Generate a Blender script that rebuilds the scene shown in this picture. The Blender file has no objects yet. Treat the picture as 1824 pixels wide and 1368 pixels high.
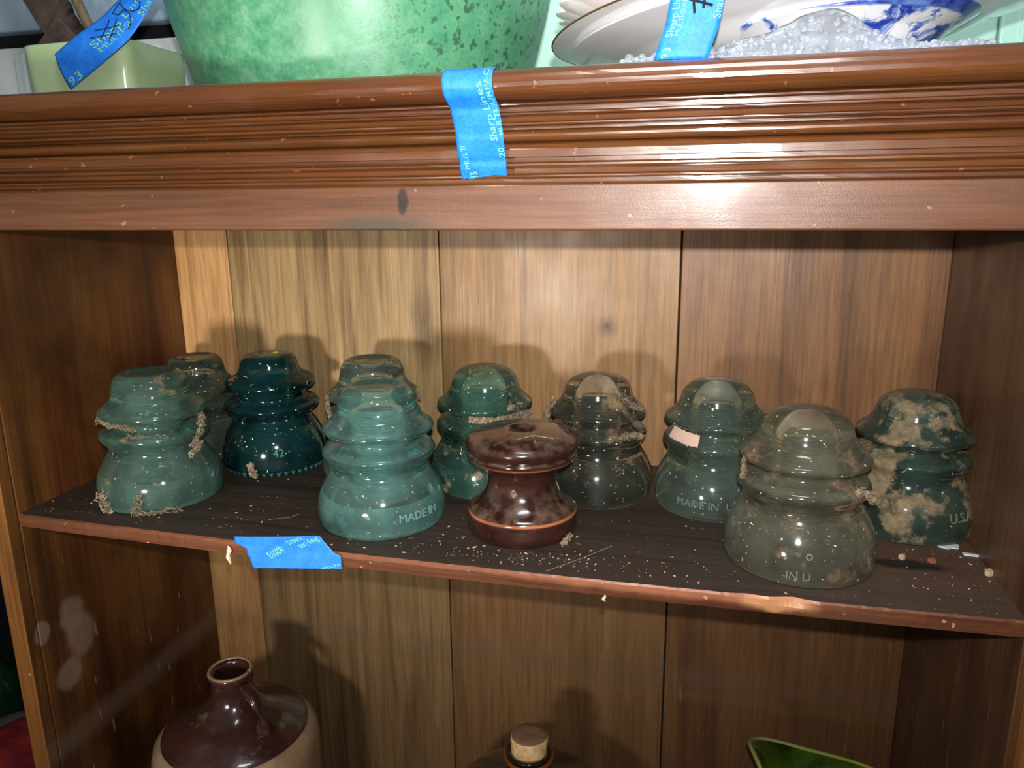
import bpy, bmesh, math, random
from mathutils import Vector, Matrix, noise
random.seed(7)
PI = math.pi
S = bpy.context.scene
COL = S.collection

# ------------------------------------------------------------------ camera
cam_d = bpy.data.cameras.new('camera')
cam = bpy.data.objects.new('camera', cam_d)
COL.objects.link(cam)
R = ((0.97052313, 0.24080206, -0.00996114),
     (0.04735209, -0.23104634, -0.97178978),
     (-0.23631047, 0.94267277, -0.2356383))
mw = Matrix.Identity(4)
for i in range(3):
    mw[i][0] = R[0][i]; mw[i][1] = -R[1][i]; mw[i][2] = -R[2][i]
cam.matrix_world = mw
cam_d.sensor_fit = 'HORIZONTAL'; cam_d.sensor_width = 36.0
cam_d.lens = 1370.0 / 1824.0 * 36.0
cam_d.clip_start = 0.01; cam_d.clip_end = 50
S.camera = cam

# ------------------------------------------------------------------ world, lamps, exposure
w = bpy.data.worlds.new('world'); S.world = w; w.use_nodes = True
bg = w.node_tree.nodes['Background']
bg.inputs[0].default_value = (0.80, 0.90, 1.0, 1); bg.inputs[1].default_value = 0.12

def lamp(name, loc, target, size, power, color=(1, 1, 1), spread=180):
    d = bpy.data.lights.new(name, 'AREA'); d.shape = 'DISK'; d.size = size
    d.energy = power; d.color = color; d.spread = math.radians(spread)
    o = bpy.data.objects.new(name, d); COL.objects.link(o)
    o.location = loc
    o.rotation_euler = (Vector(target) - Vector(loc)).to_track_quat('-Z', 'Y').to_euler()
    return o
lamp('phone_flash', (0.004, -0.004, 0.027), (-0.05, 0.55, 0.02), 0.009, 1.75, (1.0, 0.98, 0.95), 118)
lamp('room_lamp_low', (-0.27, -0.26, -0.17), (-0.30, 0.57, -0.15), 0.07, 0.75, (1.0, 0.94, 0.84), 65)
lamp('overhead_fill', (0.0, 0.16, 0.62), (-0.02, 0.66, 0.1), 0.30, 2.4, (0.95, 0.98, 1.0), 120)  # added unseen light, brightens the cabinet top and the wall behind
S.view_settings.view_transform = 'Standard'; S.view_settings.look = 'None'
S.view_settings.gamma = 1.0; S.view_settings.use_curve_mapping = False
S.view_settings.exposure = 0.0

# ------------------------------------------------------------------ node helpers
def srgb(r, g, b):
    f = lambda c: (c / 255 / 12.92) if c / 255 <= 0.04045 else ((c / 255 + 0.055) / 1.055) ** 2.4
    return (f(r), f(g), f(b), 1.0)

class NT:
    def __init__(s, name):
        s.m = bpy.data.materials.new(name); s.m.use_nodes = True
        s.t = s.m.node_tree; s.n = s.t.nodes; s.l = s.t.links; s.n.clear()
        s.out = s.n.new('ShaderNodeOutputMaterial')
        s._pos = None
    def new(s, typ, **kw):
        nd = s.n.new(typ)
        for k, v in kw.items(): setattr(nd, k, v)
        return nd
    def put(s, sock, v):
        if v is None: return
        if isinstance(v, bpy.types.NodeSocket): s.l.new(v, sock)
        else: sock.default_value = v
    @property
    def pos(s):
        if s._pos is None: s._pos = s.new('ShaderNodeTexCoord').outputs['Object']
        return s._pos
    def mapped(s, scale=(1, 1, 1), loc=(0, 0, 0), rot=(0, 0, 0)):
        m = s.new('ShaderNodeMapping'); s.l.new(s.pos, m.inputs['Vector'])
        m.inputs['Scale'].default_value = scale; m.inputs['Location'].default_value = loc
        m.inputs['Rotation'].default_value = rot
        return m.outputs[0]
    def noise(s, vec=None, scale=1.0, detail=3.0, rough=0.5, dist=0.0):
        nd = s.new('ShaderNodeTexNoise'); s.l.new(vec if vec is not None else s.pos, nd.inputs['Vector'])
        nd.inputs['Scale'].default_value = scale; nd.inputs['Detail'].default_value = detail
        nd.inputs['Roughness'].default_value = rough; nd.inputs['Distortion'].default_value = dist
        return nd.outputs['Fac']
    def ramp(s, fac, stops):
        nd = s.new('ShaderNodeValToRGB'); cr = nd.color_ramp
        while len(cr.elements) < len(stops): cr.elements.new(0.5)
        for e, (p, c) in zip(cr.elements, stops):
            e.position = p
            e.color = c if isinstance(c, tuple) else (c, c, c, 1)
        s.put(nd.inputs[0], fac); return nd.outputs[0]
    def math(s, op, a, b=None, c=None, clamp=False):
        nd = s.new('ShaderNodeMath', operation=op); nd.use_clamp = clamp
        s.put(nd.inputs[0], a); s.put(nd.inputs[1], b)
        if c is not None: s.put(nd.inputs[2], c)
        return nd.outputs[0]
    def mix(s, fac, a, b, mode='MIX'):
        nd = s.new('ShaderNodeMixRGB', blend_type=mode)
        s.put(nd.inputs[0], fac); s.put(nd.inputs[1], a); s.put(nd.inputs[2], b)
        return nd.outputs[0]
    def xyz(s):
        nd = s.new('ShaderNodeSeparateXYZ'); s.l.new(s.pos, nd.inputs[0]); return nd.outputs
    def band(s, val, lo, hi, soft):
        a = s.new('ShaderNodeMapRange'); a.interpolation_type = 'SMOOTHSTEP'
        s.put(a.inputs[0], val); a.inputs[1].default_value = lo - soft; a.inputs[2].default_value = lo + soft
        b = s.new('ShaderNodeMapRange'); b.interpolation_type = 'SMOOTHSTEP'
        s.put(b.inputs[0], val); b.inputs[1].default_value = hi - soft; b.inputs[2].default_value = hi + soft
        return s.math('SUBTRACT', a.outputs[0], b.outputs[0], clamp=True)
    def blob(s, c, rad, soft=0.3, axes=(1, 1, 1), warp=0.0):
        """1 inside an ellipse at object-space c; for knots, stains and prints."""
        v = s.pos
        if warp:
            nz = s.new('ShaderNodeTexNoise'); s.l.new(s.pos, nz.inputs['Vector']); nz.inputs['Scale'].default_value = 90
            ad = s.new('ShaderNodeVectorMath', operation='MULTIPLY_ADD')
            s.l.new(nz.outputs['Color'], ad.inputs[0]); ad.inputs[1].default_value = (warp,) * 3
            s.l.new(s.pos, ad.inputs[2]); v = ad.outputs[0]
            c = [x + warp * 0.5 for x in c]
        d = s.new('ShaderNodeVectorMath', operation='SUBTRACT'); s.l.new(v, d.inputs[0]); d.inputs[1].default_value = c
        m = s.new('ShaderNodeVectorMath', operation='MULTIPLY'); s.l.new(d.outputs[0], m.inputs[0])
        m.inputs[1].default_value = [a / rad for a in axes]
        ln = s.new('ShaderNodeVectorMath', operation='LENGTH'); s.l.new(m.outputs[0], ln.inputs[0])
        r = s.new('ShaderNodeMapRange'); r.interpolation_type = 'SMOOTHSTEP'
        s.put(r.inputs[0], ln.outputs['Value']); r.inputs[1].default_value = 1 - soft; r.inputs[2].default_value = 1 + soft
        r.inputs[3].default_value = 1; r.inputs[4].default_value = 0
        return r.outputs[0]
    def bump(s, h, strength=0.3, dist=0.001):
        nd = s.new('ShaderNodeBump'); s.put(nd.inputs['Height'], h)
        nd.inputs['Strength'].default_value = strength; nd.inputs['Distance'].default_value = dist
        return nd.outputs[0]
    def bsdf(s, color=None, rough=0.5, normal=None, **kw):
        b = s.new('ShaderNodeBsdfPrincipled')
        s.put(b.inputs['Base Color'], color); s.put(b.inputs['Roughness'], rough)
        if normal is not None: s.l.new(normal, b.inputs['Normal'])
        for k, v in kw.items(): s.put(b.inputs[k.replace('_', ' ')], v)
        return b
    def done(s, sh):
        s.l.new(sh.outputs[0] if hasattr(sh, 'outputs') else sh, s.out.inputs['Surface']); return s.m

ORG = Vector((-0.139, 0.476, -0.66))          # the cabinet's own origin

def L(*p): return tuple(Vector(p) - ORG)       # world point -> cabinet space

def wood(name, cols, axis='Z', rough=0.45, coat=0.06, streak=55, fine=420, blotch=None, specks=0.0,
         stains=(), seed=0.0, speccol=srgb(205, 170, 120), spec=0.35, bumpy=0.35, contrast=(0.3, 0.7), peel=0.0):
    t = NT(name)
    sc = {'Z': (1, 1, 0.05), 'X': (0.04, 1, 1), 'Y': (1, 0.05, 1)}[axis]
    v = t.mapped(sc, loc=(seed, seed * 1.7, seed * 0.6))
    big = t.noise(v, streak, 4, 0.55, 0.4)
    fi = t.noise(v, fine, 3, 0.6)
    lo, hi = contrast
    n = len(cols)
    c = t.ramp(big, [(lo + (hi - lo) * i / (n - 1), k) for i, k in enumerate(cols)])
    c = t.mix(0.55, c, t.ramp(fi, [(0.3, 0.45), (0.65, 1.15)]), 'MULTIPLY')
    if blotch:
        b = t.noise(None, 9 + seed % 3, 3, 0.6)
        c = t.mix(t.ramp(b, [(0.42, 0.0), (0.66, 0.8)]), c, blotch)
    if specks:
        s1 = t.noise(t.mapped((1, 1, 1), loc=(seed, 0, 0)), 160, 2, 0.5)
        c = t.mix(t.math('MULTIPLY', t.ramp(s1, [(0.71, 0.0), (0.735, 1.0)]), specks), c, speccol)
    for mask, col, amt in [f(t) for f in stains]:
        c = t.mix(t.math('MULTIPLY', mask, amt), c, col)
    rg = t.ramp(t.noise(None, 30, 3), [(0.3, max(rough - 0.08, 0.05)), (0.7, rough + 0.1)])
    hh = t.math('ADD', t.math('MULTIPLY', fi, 1.0), t.math('MULTIPLY', big, 0.5))
    hh = t.math('ADD', hh, t.math('MULTIPLY', t.noise(None, 1700, 2), peel))
    b = t.bsdf(c, rg, t.bump(hh, bumpy, 0.0006), Coat_Weight=coat, Coat_Roughness=0.2 if coat < .3 else 0.13)
    b.inputs['Specular IOR Level'].default_value = spec
    return t.done(b)

# ------------------------------------------------------------------ object helpers
def origin_of(p):
    v = Vector((0, 0, 0))
    while p is not None:
        v += p.location; p = p.parent
    return v

def link_mesh(name, me, mat, parent=None, loc=None, smooth=False):
    o = bpy.data.objects.new(name, me); COL.objects.link(o)
    if mat is not None:
        for m in (mat if isinstance(mat, (list, tuple)) else [mat]): me.materials.append(m)
    if parent is not None: o.parent = parent
    if loc is not None: o.location = loc
    if smooth:
        for p in me.polygons: p.use_smooth = True
    return o

def mesh(name, verts, faces, mat, parent=None, smooth=False, base=None):
    """verts in WORLD space; base = world origin of a top-level object."""
    off = origin_of(parent) if parent is not None else Vector(base or (0, 0, 0))
    me = bpy.data.meshes.new(name)
    me.from_pydata([tuple(Vector(v) - off) for v in verts], [], faces); me.update()
    return link_mesh(name, me, mat, parent, None if parent is not None else off, smooth)

def from_bm(name, bm, mat, parent=None, smooth=False, base=None, normals=True):
    off = origin_of(parent) if parent is not None else Vector(base or (0, 0, 0))
    bmesh.ops.translate(bm, verts=bm.verts, vec=-off)
    if normals: bmesh.ops.recalc_face_normals(bm, faces=bm.faces)
    me = bpy.data.meshes.new(name); bm.to_mesh(me); bm.free()
    return link_mesh(name, me, mat, parent, None if parent is not None else off, smooth)

def box_bm(x0, x1, y0, y1, z0, z1, bevel=0.0, seg=2):
    bm = bmesh.new()
    bmesh.ops.create_cube(bm, size=1, matrix=Matrix.Translation(((x0 + x1) / 2, (y0 + y1) / 2, (z0 + z1) / 2)) @
                          Matrix.Diagonal((x1 - x0, y1 - y0, z1 - z0, 1)))
    if bevel: bmesh.ops.bevel(bm, geom=bm.edges[:], offset=bevel, segments=seg, affect='EDGES', profile=0.5)
    return bm

def thing(name, label, cat, loc, group=None):
    o = bpy.data.objects.new(name, None); COL.objects.link(o)
    o.location = loc; o.empty_display_size = 0.02
    o['label'] = label; o['category'] = cat
    if group: o['group'] = group
    return o

def tag(o, label, cat, group=None):
    o['label'] = label; o['category'] = cat
    if group: o['group'] = group
    return o

def smooth_prof(pts, n=4):
    """Catmull-Rom through (r, z) points."""
    out = []
    P = [pts[0]] + list(pts) + [pts[-1]]
    for i in range(1, len(P) - 2):
        a, b, c, d = P[i - 1], P[i], P[i + 1], P[i + 2]
        for k in range(n):
            t = k / n
            out.append(tuple(0.5 * ((2 * b[j]) + (-a[j] + c[j]) * t + (2 * a[j] - 5 * b[j] + 4 * c[j] - d[j]) * t * t +
                                    (-a[j] + 3 * b[j] - 3 * c[j] + d[j]) * t ** 3) for j in (0, 1)))
    out.append(tuple(pts[-1]))
    return out

def lathe_data(prof, seg=72, closed_loop=False):
    vs, fs = [], []
    rings = []
    for r, z in prof:
        if r < 1e-6:
            rings.append([len(vs)]); vs.append((0, 0, z))
        else:
            rings.append(list(range(len(vs), len(vs) + seg)))
            for k in range(seg):
                a = 2 * PI * k / seg; vs.append((r * math.cos(a), r * math.sin(a), z))
    pairs = list(zip(rings[:-1], rings[1:]))
    if closed_loop: pairs.append((rings[-1], rings[0]))
    for A, B in pairs:
        for k in range(seg):
            j = (k + 1) % seg
            if len(A) == 1 and len(B) == 1: continue
            if len(A) == 1: fs.append((A[0], B[j], B[k]))
            elif len(B) == 1: fs.append((A[k], A[j], B[0]))
            else: fs.append((A[k], A[j], B[j], B[k]))
    return vs, fs

def lathe(name, prof, mat, parent=None, seg=72, closed_loop=False, smooth=True, center=None, scale=1.0, warp=0.0, flip=False):
    vs, fs = lathe_data(prof, seg, closed_loop)
    c = Vector(center) if center is not None else origin_of(parent)
    out = []
    for v in vs:
        v = Vector(v) * scale
        if warp:
            q = v * 30 / 1.0
            v = v + Vector((noise.noise(q), noise.noise(q + Vector((9, 0, 0))), 0)) * warp
        out.append(v + c)
    bm = bmesh.new(); bv = [bm.verts.new(v) for v in out]
    for f in fs: bm.faces.new([bv[i] for i in f])
    return from_bm(name, bm, mat, parent, smooth, base=None if parent is not None else c)

def tube_bm(bm, pts, rads, seg=6, flat=1.0):
    n = len(pts); rings = []
    for i, p in enumerate(pts):
        p = Vector(p)
        d = (Vector(pts[min(i + 1, n - 1)]) - Vector(pts[max(i - 1, 0)])).normalized()
        up = Vector((0, 0, 1)) if abs(d.z) < 0.9 else Vector((0, 1, 0))
        s = d.cross(up).normalized(); u = s.cross(d).normalized()
        r = rads[i] if isinstance(rads, (list, tuple)) else rads
        rings.append([bm.verts.new(p + (s * math.cos(2 * PI * k / seg) + u * math.sin(2 * PI * k / seg) * flat) * r) for k in range(seg)])
    for A, B in zip(rings[:-1], rings[1:]):
        for k in range(seg):
            bm.faces.new((A[k], A[(k + 1) % seg], B[(k + 1) % seg], B[k]))
    bm.faces.new(rings[0][::-1]); bm.faces.new(rings[-1])
    return bm

def text_tris(body, size=1.0, extrude=0.0, sub=0):
    cu = bpy.data.curves.new('lettering_curve', 'FONT'); cu.body = body; cu.size = size
    cu.extrude = extrude; cu.resolution_u = 2; cu.align_x = 'LEFT'; cu.align_y = 'BOTTOM_BASELINE'
    o = bpy.data.objects.new('lettering_curve', cu); COL.objects.link(o)
    bpy.context.view_layer.update()
    dg = bpy.context.evaluated_depsgraph_get()
    me = o.evaluated_get(dg).to_mesh()
    vs = [v.co.copy() for v in me.vertices]; fs = [tuple(p.vertices) for p in me.polygons]
    o.evaluated_get(dg).to_mesh_clear()
    bpy.data.objects.remove(o); bpy.data.curves.remove(cu)
    return vs, fs

# ------------------------------------------------------------------ materials
O_ = ORG
def z_(z): return z - ORG.z

def stain_band(t):
    """old shelf mark: a pale dusty line across the lower boards"""
    x, y, z = t.xyz()
    wob = t.math('MULTIPLY_ADD', t.noise(None, 20, 2), 0.006, z)
    return (t.band(wob, z_(-0.392), z_(-0.374), 0.007), srgb(122, 104, 86), 0.30)
def stain_line(t):
    x, y, z = t.xyz()
    wob = t.math('MULTIPLY_ADD', t.noise(None, 20, 2), 0.006, z)
    return (t.band(wob, z_(-0.402), z_(-0.394), 0.003), srgb(140, 108, 60), 0.34)
def scuffs(sd, amt=0.8, th=0.735, ax=(220, 220, 45)):
    def f(t):
        x, y, z = t.xyz()
        n = t.noise(t.mapped((ax[0] / 100, ax[1] / 100, ax[2] / 100), loc=(sd, sd, sd), rot=(0.3, 0.4, 0)), 100, 1, 0.4)
        m = t.ramp(n, [(th, 0.0), (th + 0.03, 1.0)])
        low = t.band(z, z_(-0.7), z_(-0.27), 0.08)
        return (t.math('MULTIPLY', m, low), srgb(170, 132, 84), amt * .6)
    return f
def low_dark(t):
    """lower boards darkened in colour: painted light falloff as well as staining"""
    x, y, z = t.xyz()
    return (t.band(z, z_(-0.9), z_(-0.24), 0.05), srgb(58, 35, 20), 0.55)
def spot(c, rad, col, amt, soft=0.35, axes=(1, 1, 1), warp=0.0):
    def f(t): return (t.blob(L(*c), rad, soft, axes, warp), col, amt)
    return f

M = {}
BL = srgb(30, 18, 10)
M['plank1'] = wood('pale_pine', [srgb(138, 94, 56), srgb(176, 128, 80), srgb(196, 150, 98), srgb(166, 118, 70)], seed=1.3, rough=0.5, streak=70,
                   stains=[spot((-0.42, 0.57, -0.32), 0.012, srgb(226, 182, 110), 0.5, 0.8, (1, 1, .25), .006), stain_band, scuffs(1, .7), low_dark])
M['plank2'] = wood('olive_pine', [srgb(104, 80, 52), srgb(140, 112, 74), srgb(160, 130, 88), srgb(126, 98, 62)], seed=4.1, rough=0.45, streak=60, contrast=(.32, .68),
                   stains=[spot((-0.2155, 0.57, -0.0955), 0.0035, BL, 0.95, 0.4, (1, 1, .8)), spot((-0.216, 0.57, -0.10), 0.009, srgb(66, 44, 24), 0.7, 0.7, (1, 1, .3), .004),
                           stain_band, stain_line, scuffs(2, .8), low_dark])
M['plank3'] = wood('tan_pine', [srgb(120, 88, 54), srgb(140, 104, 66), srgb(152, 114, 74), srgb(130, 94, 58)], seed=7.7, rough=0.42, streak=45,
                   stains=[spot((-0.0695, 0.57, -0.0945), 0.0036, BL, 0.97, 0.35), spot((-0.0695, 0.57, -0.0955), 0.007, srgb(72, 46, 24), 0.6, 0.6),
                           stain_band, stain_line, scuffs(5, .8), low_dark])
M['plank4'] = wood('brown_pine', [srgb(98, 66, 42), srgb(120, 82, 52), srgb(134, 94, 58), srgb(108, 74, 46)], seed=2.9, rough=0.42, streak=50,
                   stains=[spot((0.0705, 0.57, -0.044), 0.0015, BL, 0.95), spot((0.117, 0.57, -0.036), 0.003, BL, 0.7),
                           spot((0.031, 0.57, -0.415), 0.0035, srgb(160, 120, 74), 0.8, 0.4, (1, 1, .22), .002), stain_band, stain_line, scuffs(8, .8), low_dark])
paw = srgb(128, 108, 92)
M['side_left'] = wood('dark_stained_side', [srgb(62, 32, 16), srgb(92, 52, 24), srgb(104, 66, 30), srgb(66, 38, 20)], seed=5.2, rough=0.38, streak=26, blotch=srgb(44, 22, 14),
                      stains=[spot((-0.438, 0.414, -0.293), 0.0115, paw, 0.7, 0.3, (.3, 1.1, .9), .007), spot((-0.438, 0.420, -0.312), 0.0135, paw, 0.7, 0.3, (.3, 1.1, .8), .007),
                              spot((-0.438, 0.4055, -0.336), 0.010, paw, 0.65, 0.3, (.3, .85, .9), .006), spot((-0.438, 0.388, -0.293), 0.006, paw, 0.6, 0.2, (.3, 1, .7), .003),
                              stain_band, scuffs(3, .8)])
M['side_right'] = wood('dark_stained_side_right', [srgb(82, 54, 38), srgb(104, 72, 48), srgb(112, 80, 54), srgb(92, 62, 42)], seed=9.4, rough=0.4, streak=22,
                       blotch=srgb(74, 46, 34), stains=[scuffs(6, .8), scuffs(11, .5, .72, (70, 70, 60))])
M['stile'] = wood('worn_orange_stile', [srgb(100, 62, 30), srgb(124, 80, 38), srgb(134, 88, 44), srgb(110, 68, 34)], seed=3.3, rough=0.4, specks=0.8, streak=60)
M['frieze'] = wood('varnished_frieze', [srgb(82, 50, 32), srgb(98, 61, 40), srgb(108, 69, 46), srgb(90, 55, 36)], axis='X', seed=1.1, rough=0.42, coat=0.55, streak=24, specks=0.3,
                   bumpy=0.14, peel=1.0, stains=[spot((-0.150, 0.375, -0.0005), 0.0028, BL, 0.9, 0.3, (1, 1, .55), .003), spot((-0.1505, 0.375, -0.0045), 0.0022, BL, .8, .3, (1, 1, .6), .002),
                           spot((-0.163, 0.375, -0.0135), 0.016, srgb(60, 56, 44), 0.75, 0.7, (.55, 1, 3.2), .004)])
M['crown'] = wood('varnished_moulding', [srgb(60, 31, 17), srgb(84, 46, 23), srgb(98, 58, 27), srgb(70, 37, 19)], axis='X', seed=6.6, rough=0.34, coat=0.65, streak=30, specks=0.35,
                  speccol=srgb(176, 120, 80), bumpy=0.3)
M['shelf_top'] = wood('sooty_shelf_top', [srgb(38, 29, 24), srgb(54, 43, 36), srgb(62, 50, 42), srgb(44, 34, 28)], axis='X', seed=3.8, rough=0.6, coat=0.0, streak=50, specks=0.25,
                      stains=[spot((0.135, 0.50, -0.2026), 0.075, srgb(100, 74, 56), 0.6, 0.7, (1, .8, 1), .03),
                              spot((-0.02, 0.535, -0.2026), 0.03, srgb(100, 72, 46), 0.6, 0.6, (.25, 1, 1), .02),
                              spot((0.117, 0.4375, -0.2026), 0.018, srgb(16, 12, 10), 0.9, 0.35, (.9, 2.8, 1), .010)])
M['shelf_edge'] = wood('red_brown_shelf_edge', [srgb(76, 42, 28), srgb(98, 58, 38), srgb(110, 66, 44), srgb(84, 48, 32)], axis='X', seed=8.2, rough=0.4, coat=0.2, streak=70, specks=0.8,
                       speccol=srgb(214, 160, 120),
                       stains=[spot((0.045, 0.384, -0.205), 0.014, srgb(196, 140, 96), 0.85, 0.35, (.8, .6, 2.4), .008),
                               spot((0.08, 0.384, -0.209), 0.012, srgb(92, 60, 44), 0.7, 0.5, (.7, .6, 3), .006),
                               spot((-0.01, 0.384, -0.2035), 0.03, srgb(176, 112, 80), 0.55, 0.6, (.45, .6, 8), .004),
                               spot((-0.15, 0.384, -0.2035), 0.10, srgb(160, 104, 76), 0.4, 0.6, (.6, .6, 60), .003)])

def glass(name, absorb, density, dust, dust_amt=(0.18, 0.5), mud=None, mud_th=(0.5, 0.6), speck=0.5, tint=(1, 1, 1, 1), sd=0.0, volume=True, inner=False):
    t = NT(name)
    g = t.bsdf(tint, 0.09, Transmission_Weight=1.0, IOR=1.5)
    d = t.new('ShaderNodeBsdfDiffuse'); d.inputs[0].default_value = dust
    tr = t.new('ShaderNodeBsdfTranslucent'); tr.inputs[0].default_value = dust
    dd = t.new('ShaderNodeMixShader'); dd.inputs[0].default_value = 0.3
    t.l.new(d.outputs[0], dd.inputs[1]); t.l.new(tr.outputs[0], dd.inputs[2])
    v = t.mapped((1, 1, 1), loc=(sd, sd, sd))
    n1 = t.noise(v, 55, 4, 0.65)
    nrm = t.new('ShaderNodeNewGeometry'); sp = t.new('ShaderNodeSeparateXYZ'); t.l.new(nrm.outputs['Normal'], sp.inputs[0])
    up = t.math('MULTIPLY', t.math('MAXIMUM', sp.outputs[2], 0.0), 0.14)     # dust lies on what faces up
    f = t.ramp(n1, [(0.35, dust_amt[0]), (0.7, dust_amt[1])])
    f = t.math('ADD', f, up, clamp=True)
    s = t.new('ShaderNodeMixShader'); t.l.new(f, s.inputs[0]); t.l.new(g.outputs[0], s.inputs[1]); t.l.new(dd.outputs[0], s.inputs[2])
    last = s.outputs[0]
    specn = t.noise(v, 520, 1, 0.4)
    sd_ = t.new('ShaderNodeBsdfDiffuse'); sd_.inputs[0].default_value = srgb(215, 205, 180)
    s2 = t.new('ShaderNodeMixShader')
    t.l.new(t.math('MULTIPLY', t.ramp(specn, [(0.73, 0.0), (0.76, 1.0)]), speck), s2.inputs[0])
    t.l.new(last, s2.inputs[1]); t.l.new(sd_.outputs[0], s2.inputs[2]); last = s2.outputs[0]
    if mud:
        md = t.new('ShaderNodeBsdfDiffuse')
        t.l.new(t.ramp(t.noise(v, 300, 3), [(0.3, tuple(c * 0.55 for c in mud[:3]) + (1,)), (0.7, mud)]), md.inputs[0])
        s3 = t.new('ShaderNodeMixShader')
        base = t.noise(t.mapped((1, 1, 1), loc=(sd * 2, 3, 1)), 34, 5, 0.68)
        t.l.new(t.ramp(t.math('ADD', base, t.math('MULTIPLY', up, 0.35)), [(mud_th[0], 0.0), (mud_th[1], 0.9)]), s3.inputs[0])
        t.l.new(last, s3.inputs[1]); t.l.new(md.outputs[0], s3.inputs[2]); last = s3.outputs[0]
    t.l.new(last, t.out.inputs['Surface'])
    if volume:
        va = t.new('ShaderNodeVolumeAbsorption'); va.inputs['Color'].default_value = absorb; va.inputs['Density'].default_value = density
        t.l.new(va.outputs[0], t.out.inputs['Volume'])
    return t.m

TAN = srgb(158, 138, 108)
GI = {}
_glass0 = glass
def glass(name, absorb, density, dust, dust_amt=(0.1, 0.3), mud=None, mud_th=(0.5, 0.6), speck=0.5, sd=0.0, inn=(0.14, 0.38)):
    lum = tuple(min(c * 1.9, .9) for c in dust[:3]) + (1,)
    GI[name] = _glass0(name + '_inner', absorb, density * .8, lum, inn, None, (.5, .6), 0.0, sd=sd + 4)
    return _glass0(name, absorb, density * .8, dust, dust_amt, mud, mud_th, speck, sd=sd)
G = {
 'aqua_dusty': glass('dusty_aqua_glass', (.14, .70, .60, 1), 27, srgb(120, 154, 140), (0.06, 0.26), TAN, (0.64, 0.76), sd=1.0),
 'aqua_clear': glass('bright_aqua_glass', (.08, .70, .66, 1), 27, srgb(140, 182, 174), (0.03, 0.16), TAN, (0.68, 0.78), sd=2.0),
 'teal': glass('deep_teal_glass', (.01, .40, .45, 1), 95, srgb(40, 104, 108), (0.02, 0.14), sd=3.0, speck=0.9, inn=(.08, .22)),
 'seafoam': glass('speckled_sea_green_glass', (.08, .62, .52, 1), 36, srgb(96, 138, 124), (0.05, 0.22), srgb(176, 160, 130), (0.64, 0.72), speck=1.0, sd=4.0),
 'smoke': glass('smoky_clear_glass', (.45, .55, .45, 1), 18, srgb(118, 122, 108), (0.01, 0.10), srgb(140, 118, 90), (0.60, 0.72), speck=1.0, sd=5.0, inn=(.02, .13)),
 'pale': glass('pale_green_glass', (.38, .70, .60, 1), 24, srgb(116, 132, 120), (0.08, 0.28), srgb(130, 130, 108), (0.66, 0.8), speck=0.8, sd=6.0, inn=(.06, .24)),
 'clear': glass('dusty_clear_glass', (.55, .62, .40, 1), 16, srgb(140, 138, 116), (0.08, 0.26), srgb(150, 120, 96), (0.60, 0.74), speck=0.9, sd=7.0, inn=(.04, .18)),
 'muddy': glass('mud_caked_green_glass', (.16, .60, .50, 1), 30, srgb(110, 136, 122), (0.04, 0.2), srgb(150, 132, 104), (0.52, 0.60), speck=0.6, sd=8.5, inn=(.06, .22)),
}

def plain(name, col, rough=0.5, **kw):
    t = NT(name); return t.done(t.bsdf(col, rough, **kw))

def tape_mat(name='blue_tape_paper'):
    t = NT(name)
    n = t.noise(None, 700, 3, 0.6); n2 = t.noise(None, 130, 3)
    c = t.ramp(t.math('ADD', t.math('MULTIPLY', n, .5), t.math('MULTIPLY', n2, .5)), [(0.35, srgb(16, 104, 214)), (0.65, srgb(34, 134, 240))])
    return t.done(t.bsdf(c, 0.6, t.bump(n, 0.25, 0.0003)))
M['tape'] = tape_mat()
M['print'] = plain('pale_green_print', srgb(120, 206, 136), 0.7)
M['ink'] = plain('dark_marker_ink', srgb(12, 14, 56), 0.95)
M['ink_black'] = plain('black_marker_ink', srgb(8, 10, 26), 0.95)
M['torn'] = plain('torn_tape_edge', srgb(120, 190, 250), 0.7)

def web_mat():
    t = NT('dusty_cobweb')
    return t.done(t.bsdf(t.ramp(t.noise(None, 400, 3), [(0.3, srgb(84, 70, 54)), (0.7, srgb(158, 142, 116))]), 0.9))
M['web'] = web_mat()

# ------------------------------------------------------------------ the room behind
def structure(o): o['kind'] = 'structure'; return o

def paint(name, c1, c2, rough=0.5):
    t = NT(name)
    c = t.ramp(t.noise(t.mapped((1, 1, .2)), 30, 4), [(0.3, c1), (0.7, c2)])
    return t.done(t.bsdf(c, rough, t.bump(t.noise(None, 90, 3), 0.15, 0.001)))
M['mint'] = paint('mint_wall_paint', srgb(176, 226, 208), srgb(192, 236, 218))
M['bluewhite'] = paint('blue_white_paint', srgb(150, 178, 200), srgb(176, 198, 214))
M['white'] = paint('worn_white_paint', srgb(190, 202, 202), srgb(216, 224, 220))
M['dark'] = plain('dark_recess', srgb(14, 15, 18), 0.9)
M['floor'] = wood('dark_floor_wood', [srgb(34, 24, 18), srgb(52, 38, 28)], axis='X', seed=2.2, rough=0.7, coat=0)

wall = structure(from_bm('wall_back', box_bm(-1.4, 0.9, 0.745, 0.80, -0.66, 1.2), M['dark']))
x = -1.38
while x < 0.88:                                     # beaded boards with real joints
    bw = 0.084
    if x + bw > -0.62:
        from_bm('wall_board', box_bm(x + 0.0010, x + bw - 0.0010, 0.728, 0.745, 0.0, 1.19, 0.0022), M['mint'], wall)
        from_bm('board_bead', box_bm(x + 0.0145, x + 0.0185, 0.7262, 0.729, 0.0, 1.19, 0.0012), M['mint'], wall)
    x += bw
structure(from_bm('floor', box_bm(-1.4, 0.9, -0.5, 0.80, -0.70, -0.66), M['floor']))
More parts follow.
